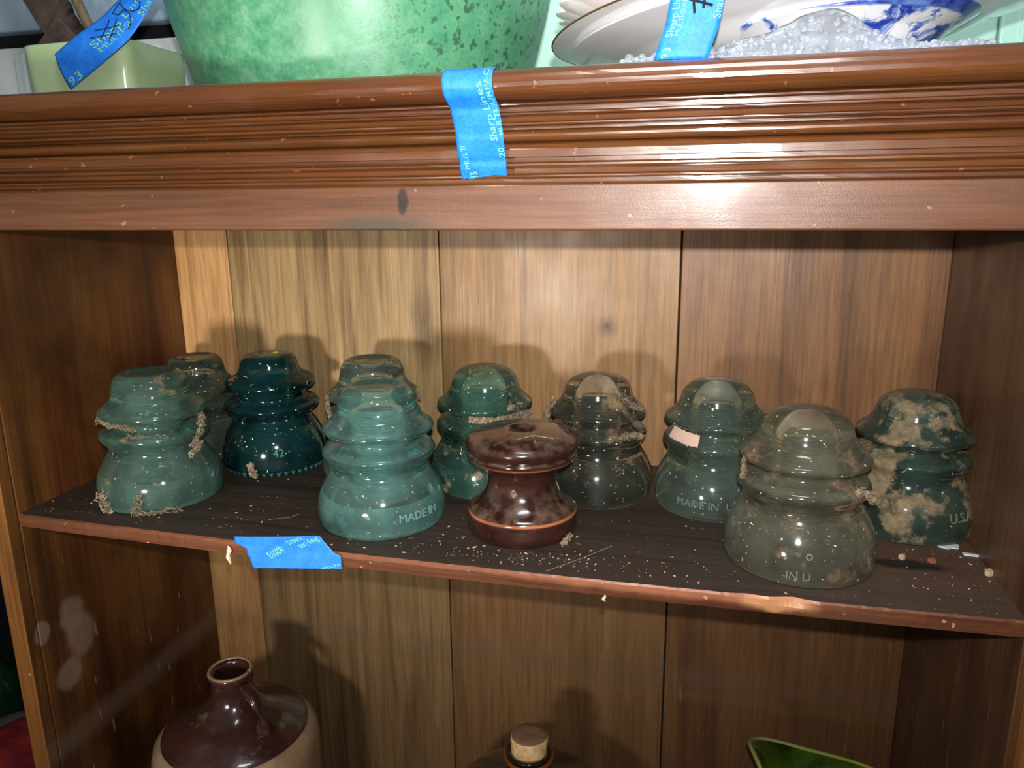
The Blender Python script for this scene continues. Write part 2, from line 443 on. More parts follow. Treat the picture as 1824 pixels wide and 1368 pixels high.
# painted boards at the left, a dark gap between them
b1 = structure(from_bm('trim_1', box_bm(-1.2, -0.47, 0.655, 0.672, 0.1585, 0.40, 0.0025), M['bluewhite']))
from_bm('ledge_strip', box_bm(-1.2, -0.47, 0.648, 0.656, 0.1955, 0.206, 0.0012), M['white'], b1)
b2 = structure(from_bm('trim_2', box_bm(-1.2, -0.44, 0.655, 0.672, -0.10, 0.1445, 0.0025), M['white']))
for px in (-0.645, -0.60, -0.50):
    from_bm('batten', box_bm(px - 0.006, px + 0.006, 0.650, 0.656, -0.10, 0.139, 0.0015), M['white'], b2)
structure(from_bm('trim_3', box_bm(-1.2, -0.44, 0.674, 0.70, -0.10, 0.42, 0.001), M['dark']))

# ------------------------------------------------------------------ cabinet
XL, XR, YF, YB = -0.438, 0.160, 0.385, 0.573
SH = -0.2026
cab = thing('open_cabinet', 'old brown wooden open cabinet with ribbed crown moulding and bowed shelf', 'cabinet', ORG)
ZT = 0.0545
from_bm('side_panel', box_bm(XL - 0.020, XL, YF + 0.0006, YB + 0.012, -0.66, ZT - 0.006, 0.0008), M['side_left'], cab)
from_bm('side_panel', box_bm(XR, XR + 0.020, YF + 0.0006, YB + 0.012, -0.66, ZT - 0.006, 0.0008), M['side_right'], cab)
from_bm('stile', box_bm(XL - 0.0140, XL - 0.0002, 0.376, YF, -0.66, -0.0165, 0.0009), [M['stile'], M['side_left']], cab)
for p in cab.children[-1].data.polygons: p.material_index = 0 if p.normal.y < -0.5 else 1
from_bm('stile', box_bm(XR + 0.0002, XR + 0.0165, 0.376, YF, -0.66, -0.0165, 0.0009), M['stile'], cab)
for a, b, k in ((XL, -0.3872, 'plank1'), (-0.3868, -0.2018, 'plank2'), (-0.2008, -0.0175, 'plank3'), (-0.0163, XR, 'plank4')):
    yb = YB + {'plank1': 0.0, 'plank2': 0.0006, 'plank3': 0.0, 'plank4': 0.0012}[k]
    from_bm('back_plank', box_bm(a, b, yb, YB + 0.011, -0.66, ZT - 0.006, 0.0007), M[k], cab)
from_bm('back_batten', box_bm(XL - 0.01, XR + 0.01, YB + 0.0112, YB + 0.017, -0.66, ZT - 0.006), M['dark'], cab)
from_bm('top_board', box_bm(XL - 0.03, XR + 0.03, 0.372, YB + 0.02, ZT - 0.0058, ZT + 0.0012, 0.0008), M['side_left'], cab)
# frieze board, leaning forward a touch at the top
bm = box_bm(-0.52, 0.235, 0.3755, 0.3845, -0.0158, 0.046, 0.0011)
for v in bm.verts: v.co.y -= (v.co.z + 0.0158) * 0.018
from_bm('frieze_board', bm, M['frieze'], cab)

def zpx(p, Y): return (0.0562 - (p - 105) * 0.0002303) * Y / 0.36
prof = [(0.3745, ZT + 0.0012), (0.356, ZT + 0.0012)]
def bead(p0, p1, Y, bulge, n=9):
    out = []
    za, zb = zpx(p0, Y), zpx(p1, Y)
    for i in range(n + 1):
        a = PI * i / n
        out.append((Y - bulge * math.sin(a), (za + zb) / 2 + (za - zb) / 2 * math.cos(a)))
    return out
prof += bead(104, 163, 0.3500, 0.0085, 12)
prof += [(0.3545, zpx(164.5, .3545))] + bead(166, 175, 0.3535, 0.0022, 5)
prof += [(0.3590, zpx(176.5, .357)), (0.3590, zpx(183, .357))] + bead(184, 193, 0.3555, 0.0022, 5)
prof += [(0.3612, zpx(194.5, .359)), (0.3606, zpx(202.5, .359))] + bead(203, 212, 0.3578, 0.0022, 5)
prof += [(0.3650, zpx(213, .362)), (0.3650, zpx(217, .362))] + bead(218, 243, 0.3625, 0.0052, 9)
prof += [(0.3668, zpx(243.5, .364)), (0.3662, zpx(246, .364)), (0.3608, zpx(247, .361)), (0.3618, zpx(254, .362)), (0.3648, zpx(256, .365)), (0.3650, zpx(270, .365))]
prof += [(0.3712, zpx(271, .369)), (0.3712, zpx(279, .369))] + bead(280, 291, 0.3680, 0.0022, 5)
prof += [(0.3738, zpx(292, .3715)), (0.3732, zpx(302, .3715))] + bead(303, 312, 0.3705, 0.0020, 5)
prof += [(0.3744, zpx(313, .373)), (0.3742, zpx(319.5, .373)), (0.3708, zpx(321, .372)), (0.3716, zpx(325, .372)), (0.3745, zpx(326, .3745))]
bm = bmesh.new()
NX = 90; X0, X1 = -0.53, 0.245
rows = []
for i in range(NX + 1):
    xx = X0 + (X1 - X0) * i / NX
    rows.append([bm.verts.new((xx, y + 0.00018 * noise.noise(Vector((xx * 60, k * 0.7, 0))), z + 0.00015 * noise.noise(Vector((xx * 45, k * .5, 5)))))
                 for k, (y, z) in enumerate(prof)])
for A, B in zip(rows[:-1], rows[1:]):
    for k in range(len(prof)):
        j = (k + 1) % len(prof); bm.faces.new((A[k], A[j], B[j], B[k]))
bm.faces.new(rows[0]); bm.faces.new(rows[-1][::-1])
from_bm('crown_moulding', bm, M['crown'], cab)

# shelf: bowed, chipped front edge
def front_y(xx):
    t = (xx - XL) / (XR - XL)
    y = YF + 0.0002 - 0.0056 * math.sin(PI * min(max(t, 0), 1)) ** 0.8
    y += 0.0006 * noise.noise(Vector((xx * 70, 0, 0))) + 0.0003 * noise.noise(Vector((xx * 300, 4, 0)))
    return y
def chip(xx):
    return max(0, 1 - abs(xx - 0.052) / 0.012) * 0.0022 + max(0, 1 - abs(xx - 0.028) / 0.014) * 0.0012 + max(0, noise.noise(Vector((xx * 120, 9, 2)))) * 0.0008
N = 240; T = 0.0088; vs = []; fs = []
for i in range(N + 1):
    xx = XL + (XR - XL) * i / N; yf = front_y(xx); c = chip(xx)
    vs += [(xx, YB, SH), (xx, yf + 0.0012 + c, SH), (xx, yf + c * .8, SH - 0.0009 - c * .6), (xx, yf + 0.0001, SH - T * .5), (xx, yf + 0.0006, SH - T), (xx, YB, SH - T)]
for i in range(N):
    a, b = i * 6, i * 6 + 6
    for k in range(6): fs.append((a + k, a + (k + 1) % 6, b + (k + 1) % 6, b + k))
fs += [tuple(range(6))[::-1], tuple(range(N * 6, N * 6 + 6))]
sh = mesh('shelf_board', vs, fs, [M['shelf_top'], M['shelf_edge']], cab)
for p in sh.data.polygons:
    c = p.center + ORG
    if c.y < YF + 0.006 and p.normal.y < -0.3 or (p.normal.y > 0.3 and c.y < YF + 0.004): p.material_index = 1
bm = bmesh.new(); bm.from_mesh(sh.data); bmesh.ops.recalc_face_normals(bm, faces=bm.faces); bm.to_mesh(sh.data); bm.free()
for p in sh.data.polygons:
    c = p.center + ORG
    p.material_index = 1 if (c.y < YF + 0.004 and p.normal.z < 0.9) else 0
LS = -0.545
from_bm('bottom_shelf', box_bm(XL, XR, YF - 0.001, YB, LS - 0.016, LS, 0.001), M['side_right'], cab)

# ------------------------------------------------------------------ glass insulators
def mm(p): return [(r / 1000, z / 1000) for r, z in p]
OUT = {
 'flat': [(0, 86.6), (9, 86.9), (13, 87.6), (15.5, 88.8), (18.5, 88.7), (21.5, 86.3), (23.4, 82.8), (24.3, 78.5), (25.2, 74.4), (27.2, 70.4), (30.8, 67.0), (34.0, 64.6), (35.2, 62.4), (34.4, 60.4),
          (31.0, 59.4), (27, 58.4), (24.4, 57.2), (23.6, 55.0), (24.2, 53.0), (27, 51.8), (31.6, 50.8), (34.8, 49.3), (35.9, 47.2), (35.2, 44.8), (32.8, 42.0), (31.0, 39.5), (30.6, 37.2),
          (31.8, 33.8), (34.8, 29.0), (38.0, 23.5), (40.2, 17.5), (41.0, 11), (40.9, 5), (40.0, 1.2), (38.2, 0)],
 'dome': [(0, 89.0), (8, 88.7), (14, 87.6), (19, 85.2), (22.4, 81.8), (24.2, 77.8), (25.4, 73.8), (27.6, 69.8), (31.2, 66.3), (34.2, 63.8), (34.9, 61.6), (33.6, 60.0),
          (30.0, 59.0), (26.6, 57.8), (24.8, 55.6), (25.2, 53.4), (27.8, 52.2), (32.4, 50.8), (34.8, 49.0), (35.5, 46.8), (34.8, 44.4), (32.9, 41.6), (31.9, 39.2), (31.8, 37.0),
          (33.2, 33.0), (36.2, 27.6), (39.0, 21.5), (40.6, 15), (41.0, 9), (40.6, 3.5), (39.4, 0.8), (38.0, 0)],
 'teal': [(0, 89.6), (8, 89.6), (14, 89.2), (18.5, 87.4), (21.0, 84.0), (22.2, 79.5), (24, 75.2), (27.5, 72.6), (31.8, 70.6), (33.8, 68.4), (34.2, 66.0), (33.2, 63.8), (29.8, 62.4),
          (27.4, 61.2), (26.8, 58.5), (26.9, 55.6), (29, 54.0), (33.5, 52.8), (36.0, 51.0), (36.6, 49.2), (35.4, 47.0), (31.8, 44.6), (29.8, 42.2), (29.6, 40.4),
          (31.8, 36.5), (35.4, 30.5), (38.4, 23.5), (40.0, 17), (40.6, 10), (40.4, 5.5), (39.6, 3.6), (38.0, 3.2)],
}
def insulator_profile(kind, thread=True):
    out = smooth_prof(mm(OUT[kind]), 4)
    zb = out[-1][1] * 1000
    inner = [(35.5, zb + .2), (33.2, 2.2 + zb), (32.6, 8), (31.4, 15), (28.6, 22), (25.4, 27.5), (23.0, 29.5), (21.4, 28.6), (20.6, 25), (20.2, 19), (19.6, 15.6), (18.2, 14.2), (15.4, 14.0), (13.8, 15.2), (13.6, 18)]
    inn = smooth_prof(mm(inner), 3)
    z = 20.0; th = []
    while z < 70:
        if thread:
            th += [(12.6, z), (11.2, z + 1.0), (10.9, z + 1.7), (12.0, z + 2.6)]; z += 3.4
        else:
            th += [(12.4, z)]; z += 5
    th += [(11.6, 71), (10.2, 74), (7, 75.8), (0, 76.2)]
    return out + inn[0:] + mm(th)

def surf_r(kind, z):
    pr = OUT[kind]
    for (r0, z0), (r1, z1) in zip(pr[-2::-1], pr[::-1]):
        pass
    best = 40.0
    low = [p for p in pr if p[1] <= 38]
    low = sorted(low, key=lambda p: p[1])
    for (r0, z0), (r1, z1) in zip(low[:-1], low[1:]):
        if z0 <= z <= z1: best = r0 + (r1 - r0) * (z - z0) / max(z1 - z0, 1e-6)
    return best / 1000

def emboss(parent, kind, s, text, zmid, size, ang_c, mat):
    """raised lettering wrapped round the skirt; ang_c = bearing of its middle"""
    vs, fs = text_tris(text, size, 0.0004)
    wdt = max(v.x for v in vs); base = origin_of(parent); out = []
    for v in vs:
        z = zmid + v.y - size * 0.35
        r = surf_r(kind, z * 1000 / 1.0) + 0.00028 + v.z
        a = ang_c + (v.x - wdt / 2) / 0.0405
        out.append(base + Vector((r * math.cos(a), r * math.sin(a), z)) * s if s == 1 else base + Vector((r * math.cos(a) * s, r * math.sin(a) * s, z * s)))
    return mesh('embossed_lettering', out, fs, mat, parent)

_glass_plain = {}
def letter_glass(key, col):
    if key not in _glass_plain:
        t = NT(key + '_lettering'); _glass_plain[key] = t.done(t.bsdf(tuple(min(c * .9, 1) for c in col[:3]) + (1,), 0.15, Transmission_Weight=0.6, IOR=1.5))
    return _glass_plain[key]

_prof_mesh = {}
def insulator(label, xy, kind, mat, s=1.0, thread=True, rotz=0.0, tilt=(0, 0), lettering=None):
    t = thing('glass_insulator', label, 'insulator', (xy[0], xy[1], SH + 0.0002), 'glass insulators along the shelf')
    key = (kind, thread)
    if key not in _prof_mesh:
        vs, fs = lathe_data(insulator_profile(kind, thread), 88)
        _prof_mesh[key] = (vs, fs)
    vs, fs = _prof_mesh[key]
    sd = Vector((xy[0] * 31, xy[1] * 17, 3))
    out = []
    for v in vs:
        v = Vector(v); k = v * 26 + sd
        v = v + Vector((noise.noise(k), noise.noise(k + Vector((7, 1, 0))), 0)) * 0.00035
        out.append(tuple(v * s))
    me = bpy.data.meshes.new('glass_body'); me.from_pydata(out, [], fs)
    bm = bmesh.new(); bm.from_mesh(me); bmesh.ops.recalc_face_normals(bm, faces=bm.faces); bm.to_mesh(me); bm.free()
    link_mesh('glass_body', me, [G[mat], GI[G[mat].name]], t, (0, 0, 0), True)
    for p in me.polygons:                # the pin hole and the hollow underside are dusty in their own way
        c = p.center
        rr = math.hypot(c.x, c.y) / s; zz = c.z / s
        if (rr < .0148 and zz < .0745 and p.normal.z > -2 and zz > .012) or (.0205 < rr < .0345 and .001 < zz < .0180): p.material_index = 1
    if lettering:
        for text, z, size, ang, colr in lettering:
            emboss(t, kind, s, text, z, size, ang, letter_glass(mat, colr))
    return t

def toward_cam(xy): return math.atan2(-xy[1], -xy[0])

def web(parent, pts, r=0.0006, n=26, jitter=0.0008, strands=3, seed=0, name='cobweb'):
    strands = strands * 2 + 1; n = int(n * 1.3); jitter *= 1.25; r *= .42 if name == 'cobweb' else .7
    rnd = random.Random(seed); bm = bmesh.new()
    for s in range(strands):
        P = []
        for i in range(n):
            t = i / (n - 1) * (len(pts) - 1); k = min(int(t), len(pts) - 2); f = t - k
            p = Vector(pts[k]).lerp(Vector(pts[k + 1]), f)
            P.append(p + Vector([(rnd.random() - .5) * 2 * jitter for _ in range(3)]) + Vector((math.sin(s * 2.1 + t * 3), math.cos(s * 1.3), math.cos(s * 1.7 + t * 2))) * jitter * .8)
        tube_bm(bm, P, [r * (0.35 + rnd.random()) for _ in range(n)], 4)
    return from_bm(name, bm, M['web'], parent, False)

def on_ins(xy, s, h, r, deg):
    """world point on an insulator at height h, radius r, bearing deg measured from the camera side"""
    a = toward_cam(xy) + math.radians(deg)
    return (xy[0] + r * s * math.cos(a), xy[1] + r * s * math.sin(a), SH + h * s)

p1 = (-0.3682, 0.4404)
i1 = insulator('aqua glass insulator with dust and cobwebs, at the left end of the shelf', p1, 'flat', 'aqua_dusty', 1.0)
web(i1, [on_ins(p1, 1, .061, .0352, -75), on_ins(p1, 1, .0600, .0352, -50), on_ins(p1, 1, .0575, .0348, -22)], .0006, 30, .0011, 4, 1)
web(i1, [on_ins(p1, 1, .059, .0345, 58), on_ins(p1, 1, .050, .037, 50), on_ins(p1, 1, .041, .0365, 36)], .0006, 24, .0013, 4, 2)
web(i1, [on_ins(p1, 1, .040, .0372, 46), on_ins(p1, 1, .035, .0370, 32)], .0013, 10, .0012, 4, 12)
web(i1, [on_ins(p1, 1, .012, .0420, -62), on_ins(p1, 1, .001, .0425, -55)], .0012, 12, .0018, 4, 3)
web(i1, [on_ins(p1, 1, .014, .0416, -20), on_ins(p1, 1, .001, .0425, -26), on_ins(p1, 1, .001, .043, 12)], .0006, 24, .0016, 4, 4)
web(i1, [on_ins(p1, 1, .0515, .034, -35), on_ins(p1, 1, .050, .0345, 12)], .0004, 20, .0012, 3, 5)

p2 = (-0.3995, 0.5325)
insulator('pale green glass insulator in the back left corner, mostly hidden behind another', p2, 'flat', 'pale', 0.90)

p3 = (-0.3236, 0.5185)
a3 = toward_cam(p3)
i3 = insulator('dark teal glass insulator with toothed drip points around its base', p3, 'teal', 'teal', 0.985,
               lettering=[('42', 0.0195, 0.0085, a3 + math.radians(2), (.10, .38, .36, 1)), ('-', 0.020, 0.008, a3 - math.radians(22), (.10, .38, .36, 1))])
bm = bmesh.new()
for k in range(44):
    a = 2 * PI * k / 44
    bmesh.ops.create_cone(bm, cap_ends=True, segments=8, radius1=0.0002, radius2=0.0022, depth=0.0034,
                          matrix=Matrix.Translation((p3[0] + 0.0378 * math.cos(a) * .985, p3[1] + 0.0378 * math.sin(a) * .985, SH + 0.0019)))
from_bm('drip_points', bm, letter_glass('teal_drip', (.06, .30, .30, 1)), i3, False)
bm = bmesh.new(); bmesh.ops.create_icosphere(bm, subdivisions=2, radius=0.0020)
for v in bm.verts: v.co = Vector((v.co.x * 1.5, v.co.y, v.co.z * .6)) * (1 + .4 * noise.noise(v.co * 900)) + Vector(on_ins(p3, .985, .0895, .006, 70)) 
d = from_bm('paint_dab', bm, plain('yellow_paint', srgb(196, 190, 70), .6), i3, True); d['label'] = 'yellow dab on the crown'
web(i3, [on_ins(p3, 1, .012, .0415, -28), on_ins(p3, 1, .003, .0420, -24)], .0022, 8, .0012, 4, 21)

p4b = (-0.2375, 0.5185)
i4b = insulator('dusty green glass insulator with dangling web strands, hidden behind the bright aqua one', p4b, 'flat', 'pale', 0.98)
web(i4b, [on_ins(p4b, 1, .064, .0352, -70), on_ins(p4b, 1, .055, .0360, -66), on_ins(p4b, 1, .048, .0365, -60)], .0005, 24, .0009, 4, 6)
web(i4b, [on_ins(p4b, 1, .066, .034, 70), on_ins(p4b, 1, .058, .0362, 66)], .0005, 18, .0010, 3, 7)
web(i4b, [on_ins(p4b, 1, .087, .018, 30), on_ins(p4b, 1, .082, .0235, 60)], .0003, 18, .0009, 3, 8)

p4 = (-0.1978, 0.4366)
a4 = toward_cam(p4)
insulator('bright aqua glass insulator at the shelf front beside the tape, lettered MADE IN', p4, 'flat', 'aqua_clear', 0.995,
          lettering=[('MADE IN', 0.0135, 0.0072, a4 + math.radians(33), (.30, .56, .54, 1))])

p5 = (-0.1485, 0.5120)
i5 = insulator('speckled sea green insulator with a dirt patch in its groove, behind the brown spool', p5, 'dome', 'seafoam', 0.98)
web(i5, [on_ins(p5, .98, .0560, .0275, -22), on_ins(p5, .98, .0545, .0282, 14), on_ins(p5, .98, .0560, .0285, 42)], .0013, 46, .0011, 5, 9, 'dirt_patch')
web(i5, [on_ins(p5, .98, .056, .031, 40), on_ins(p5, .98, .057, .034, 62)], .0006, 30, .0024, 5, 10)

p7 = (-0.0675, 0.5125)
i7 = insulator('smoky clear glass insulator with cobwebs, right behind the brown spool', p7, 'dome', 'smoke', 0.955)
web(i7, [on_ins(p7, .955, .071, .032, -78), on_ins(p7, .955, .060, .0372, -82), on_ins(p7, .955, .050, .038, -86)], .0007, 40, .0014, 4, 13)
web(i7, [on_ins(p7, .955, .086, .021, 25), on_ins(p7, .955, .072, .030, 48), on_ins(p7, .955, .066, .035, 70)], .0003, 30, .0013, 4, 14)
web(i7, [on_ins(p7, .955, .051, .035, 28), on_ins(p7, .955, .049, .036, 60)], .0004, 30, .0016, 4, 15)
web(i7, [on_ins(p7, .955, .028, .0385, -60), on_ins(p7, .955, .012, .0420, -50)], .0005, 20, .0009, 3, 16)

p8 = (0.0120, 0.5085)
a8 = toward_cam(p8)
i8 = insulator('grey green dusty insulator with a torn pinkish paper scrap on its groove', p8, 'dome', 'pale', 0.96,
               lettering=[('MADE IN  U.S.A.', 0.0125, 0.0072, a8 + math.radians(2), (.26, .38, .34, 1))])
vs = []; fs = []; K = 14
for i in range(K + 1):
    for j in range(5):
        a = -62 + 44 * i / K; h = 0.0595 - 0.0075 * j / 4 - 0.0022 * i / K
        rr = 0.0318 if j < 2 else 0.0318 + (j - 1) * 0.0012
        h += 0.0009 * noise.noise(Vector((i * .8, j * .7, 1)))
        vs.append(on_ins(p8, .96, h, rr, a))
for i in range(K):
    for j in range(4): fs.append((i * 5 + j, i * 5 + j + 1, i * 5 + j + 6, i * 5 + j + 5))
pp = mesh('paper_scrap', vs, fs, plain('pink_paper', srgb(190, 158, 144), .8), i8, True)
sm = pp.modifiers.new('thick', 'SOLIDIFY'); sm.thickness = 0.0003

p9 = (0.0590, 0.4345)
a9 = toward_cam(p9)
i9 = insulator('large clear dusty glass insulator standing nearest the front, at the right', p9, 'dome', 'clear', 1.0,
               lettering=[('IN U', 0.0075, 0.0062, a9 + math.radians(2), (.46, .44, .36, 1)), ('o', 0.0195, 0.0075, a9 + math.radians(9), (.5, .46, .32, 1))])
web(i9, [on_ins(p9, 1, .052, .036, 48), on_ins(p9, 1, .049, .0372, 62), on_ins(p9, 1, .044, .0376, 70)], .0008, 24, .0012, 4, 17)
web(i9, [on_ins(p9, 1, .062, .0352, -62), on_ins(p9, 1, .051, .0365, -58)], .0004, 20, .0009, 3, 18)

p10 = (0.1305, 0.5010)
a10 = toward_cam(p10)
i10 = insulator('green glass insulator caked with tan mud, at the right end of the shelf', p10, 'dome', 'muddy', 0.955,
                lettering=[('U.S.A.', 0.0185, 0.0085, a10 + math.radians(52), (.42, .36, .27, 1))])

# ------------------------------------------------------------------ brown porcelain spool
def porcelain():
    t = NT('brown_porcelain_glaze')
    x, y, z = t.xyz()
    n = t.noise(None, 60, 4, .6)
    c = t.ramp(n, [(0.3, srgb(34, 18, 14)), (0.6, srgb(52, 27, 20)), (0.8, srgb(68, 37, 27))])
    worn = srgb(176, 104, 68)
    wz = t.math('MULTIPLY_ADD', t.noise(None, 40, 2), 0.0012, z)
    e1 = t.band(wz, 0.0142, 0.0156, 0.0007); e2 = t.band(wz, 0.0478, 0.0494, 0.0008)
    e = t.math('ADD', e1, e2, clamp=True)
    c = t.mix(t.math('MULTIPLY', e, t.ramp(t.noise(None, 28, 3), [(0.3, .3), (0.6, 1.0)])), c, worn)
    nrm = t.new('ShaderNodeNewGeometry'); sp = t.new('ShaderNodeSeparateXYZ'); t.l.new(nrm.outputs['Normal'], sp.inputs[0])
    dust = t.math('MULTIPLY', t.math('MAXIMUM', sp.outputs[2], 0.0), t.ramp(t.noise(None, 120, 4), [(0.4, .0), (0.65, .55)]))
    c = t.mix(dust, c, srgb(120, 100, 84))
    rg = t.math('MULTIPLY_ADD', dust, 0.5, 0.12)
    return t.done(t.bsdf(c, rg, t.bump(t.noise(None, 50, 2), .12, .001), Coat_Weight=.6, Coat_Roughness=.06))
ps = (-0.1043, 0.4400)
sp_ = thing('porcelain_spool', 'brown glazed porcelain spool insulator with wide flanges and centre hole', 'insulator', (ps[0], ps[1], SH + 0.0002))
SPP = [(8, 0), (30, 0), (32.6, 1.4), (34.2, 4.5), (34.6, 9), (34.5, 13), (33.8, 15.4), (31.4, 17.6), (27.6, 20.6), (24.0, 25), (22.2, 30), (21.8, 35), (22.8, 39.6), (25.6, 43),
       (29.6, 45.4), (32.8, 47.6), (34.2, 49.8), (33.9, 51.2), (32.9, 52.0), (33.4, 52.8), (34.5, 54.4), (34.7, 57.4), (33.2, 60.2), (29.6, 62.4), (24, 63.8), (16, 64.6), (10.4, 65.0), (8.4, 64.4), (7.2, 62.2), (7.0, 58), (7.0, 8), (7.2, 2)]
lathe('spool_body', smooth_prof(mm(SPP), 3), porcelain(), sp_, 80, True)
bm = bmesh.new()
for pts in ([(-.006, -.022, .0636), (.004, -.015, .0655), (.017, -.017, .0650)], [(.004, -.015, .0655), (.008, -.024, .0628)]):
    tube_bm(bm, [Vector(p) + Vector((ps[0] + .006, ps[1], SH + .0002)) for p in pts], .00028, 4)
from_bm('straw_fibre', bm, M['web'], sp_)
bm = bmesh.new(); bmesh.ops.create_icosphere(bm, subdivisions=2, radius=0.0017)
q = on_ins(ps, 1, .0305, .0222, -14)
for v in bm.verts: v.co = Vector((v.co.x * .8, v.co.y * .5, v.co.z * 1.6)) * (1 + .5 * noise.noise(v.co * 900)) + Vector(q)
from_bm('dirt_lump', bm, M['web'], sp_, True)
web(sp_, [on_ins(ps, 1, .001, .0362, 42), on_ins(ps, 1, .004, .0360, 52)], .0012, 10, .0012, 3, 31)

# ------------------------------------------------------------------ tapes
def tape(name, label, S_, nu, nv, mat, prints=(), strokes=(), base=(0, 0, 0), thick=0.00022):
    """S_(u, v) -> world point; prints: (text, u, v, size_u, size_v, angle)"""
    vs, fs = [], []
    for i in range(nu + 1):
        for j in range(nv + 1): vs.append(S_(i / nu, j / nv))
    for i in range(nu):
        for j in range(nv):
            a = i * (nv + 1) + j; fs.append((a, a + 1, a + nv + 2, a + nv + 1))
    o = mesh(name, vs, fs, mat, None, True, base)
    md = o.modifiers.new('thick', 'SOLIDIFY'); md.thickness = thick; md.offset = 0
    tag(o, label, 'tape')
    e = 1e-3
    def P(u, v, lift):
        p = Vector(S_(u, v)); du = Vector(S_(u + e, v)) - p; dv = Vector(S_(u, v + e)) - p
        n = du.cross(dv).normalized()
        if n.dot(-p) < 0: n = -n           # the printed side faces the room
        return p + n * lift
    off = thick / 2 + 0.00012
    for k, (text, u0, v0, su, sv, ang) in enumerate(prints):
        tv, tf = text_tris(text, 1.0)
        ca, sa = math.cos(ang), math.sin(ang); W = []
        cl = lambda q: min(max(q, 0.01), 0.99)
        for p in tv:
            x_, y_ = p.x * ca + p.y * sa, p.x * sa - p.y * ca
            W.append(P(cl(u0 + x_ * su), cl(v0 + y_ * sv), off))
        mesh('printed_lettering', W, tf, M['print'], o)
    if strokes:
        bm = bmesh.new()
        for pts, wd in strokes[0]:
            Q = []
            for a, b in zip(pts[:-1], pts[1:]):
                for q in range(6): Q.append((a[0] + (b[0] - a[0]) * q / 6, a[1] + (b[1] - a[1]) * q / 6))
            Q.append(pts[-1])
            W = [P(u, v, off + .0003) for u, v in Q]
            for a, b, in zip(W[:-1], W[1:]):
                if (b - a).length < 1e-7: continue
                s = (b - a).cross(-a).normalized() * wd / 2
                f = [bm.verts.new(a - s), bm.verts.new(a + s), bm.verts.new(b + s), bm.verts.new(b - s)]
                bm.faces.new(f)
        from_bm('handwriting', bm, strokes[1], o, normals=False)
    return o

# on the crown moulding: u across (left to right), v down
path = [(0.3560, 0.0560), (0.3500, 0.0558), (0.3445, 0.0540), (0.3415, 0.0505), (0.3412, 0.0468), (0.3435, 0.0435), (0.3480, 0.0410), (0.3506, 0.0392), (0.3518, 0.0365),
        (0.3536, 0.0335), (0.3552, 0.0308), (0.3566, 0.0285), (0.3573, 0.0262), (0.3585, 0.0240), (0.3596, 0.0222), (0.3615, 0.0195), (0.3640, 0.0170), (0.3650, 0.0140), (0.3672, 0.0112), (0.3684, 0.0098)]
def interp(path, t):
    t = min(max(t, 0), 1) * (len(path) - 1); k = min(int(t), len(path) - 2); f = t - k
    return [path[k][i] + (path[k + 1][i] - path[k][i]) * f for i in range(len(path[0]))]
def S_mould(u, v):
    end = 1.0 + 0.012 * math.sin(u * 7) - 0.03 * (u - .5) + (0.012 * noise.noise(Vector((u * 14, 0, 0))))
    y, z = interp(path, v * end if end < 1 else v * end)
    if v * end > 1: z -= (v * end - 1) * 0.045
    xl = -0.1165 + 0.0015 * math.sin(v * 3); wd = 0.0228
    return (xl + wd * u, y - 0.0005 - 0.0004 * math.sin(u * 5 + v * 9), z)
tape('blue_tape_strip', 'blue painter\'s tape strip stuck down over the crown moulding', S_mould, 18, 60, M['tape'], base=(-0.105, 0.356, 0.035),
     prints=[('Sharp Lines', 0.88, 0.66, 0.21, 0.105, -PI / 2 - 0.10), ('MULTI-SURFACE', 1.02, 0.60, 0.15, 0.075, -PI / 2 - 0.10),
             ('MULTI', 0.22, 0.89, 0.15, 0.075, -PI / 2 - 0.10), ('93', 0.36, 1.0, 0.23, 0.10, -PI / 2 - 0.10), ('20', 1.0, 0.82, 0.18, 0.09, -PI / 2 - 0.10)])

# hanging over the shelf edge: u left to right, v top to bottom
def S_shelf(u, v):
    n1 = noise.noise(Vector((v * 8, 0, 3))); n2 = noise.noise(Vector((v * 9, 5, 0))); n3 = noise.noise(Vector((v * 30, 2, 0)))
    jl = (0.0 if v < .16 else 0.0065 * min((v - .16) / .2, 1)) + 0.0055 * max(v - .2, 0) + 0.0009 * n1 + .0003 * n3
    jr = 0.0075 * min(v / .45, 1) + 0.0055 * min(max((v - .5) / .10, 0), 1) + 0.0008 * n2 + .0003 * n3
    x0 = -0.2700 + jl; x1 = -0.2125 + jr
    x_ = x0 + (x1 - x0) * u
    k = (x_ + 0.2700) / 0.067
    z = -0.1985 + 0.0072 * k - 0.0212 * v
    y = 0.3800 - 0.0012 - 0.0004 * math.sin(k * 5 + v * 3) - max(0, z - SH) * .10
    return (x_, y, z)
tape('blue_tape_strip', 'blue painter\'s tape piece stuck on the front edge of the insulator shelf', S_shelf, 44, 44, M['tape'], base=(-0.24, 0.379, -0.21),
     prints=[('#2093', 0.43, 0.30, 0.093, 0.26, PI - 0.36), ('Sharp Lines', 0.96, 0.02, 0.070, 0.20, PI - 0.30),
             ('SURFACE', 0.78, 0.00, 0.052, 0.15, PI - 0.26), ('MULTI-SURFACE', 0.99, 0.80, 0.042, 0.12, PI - 0.26)])

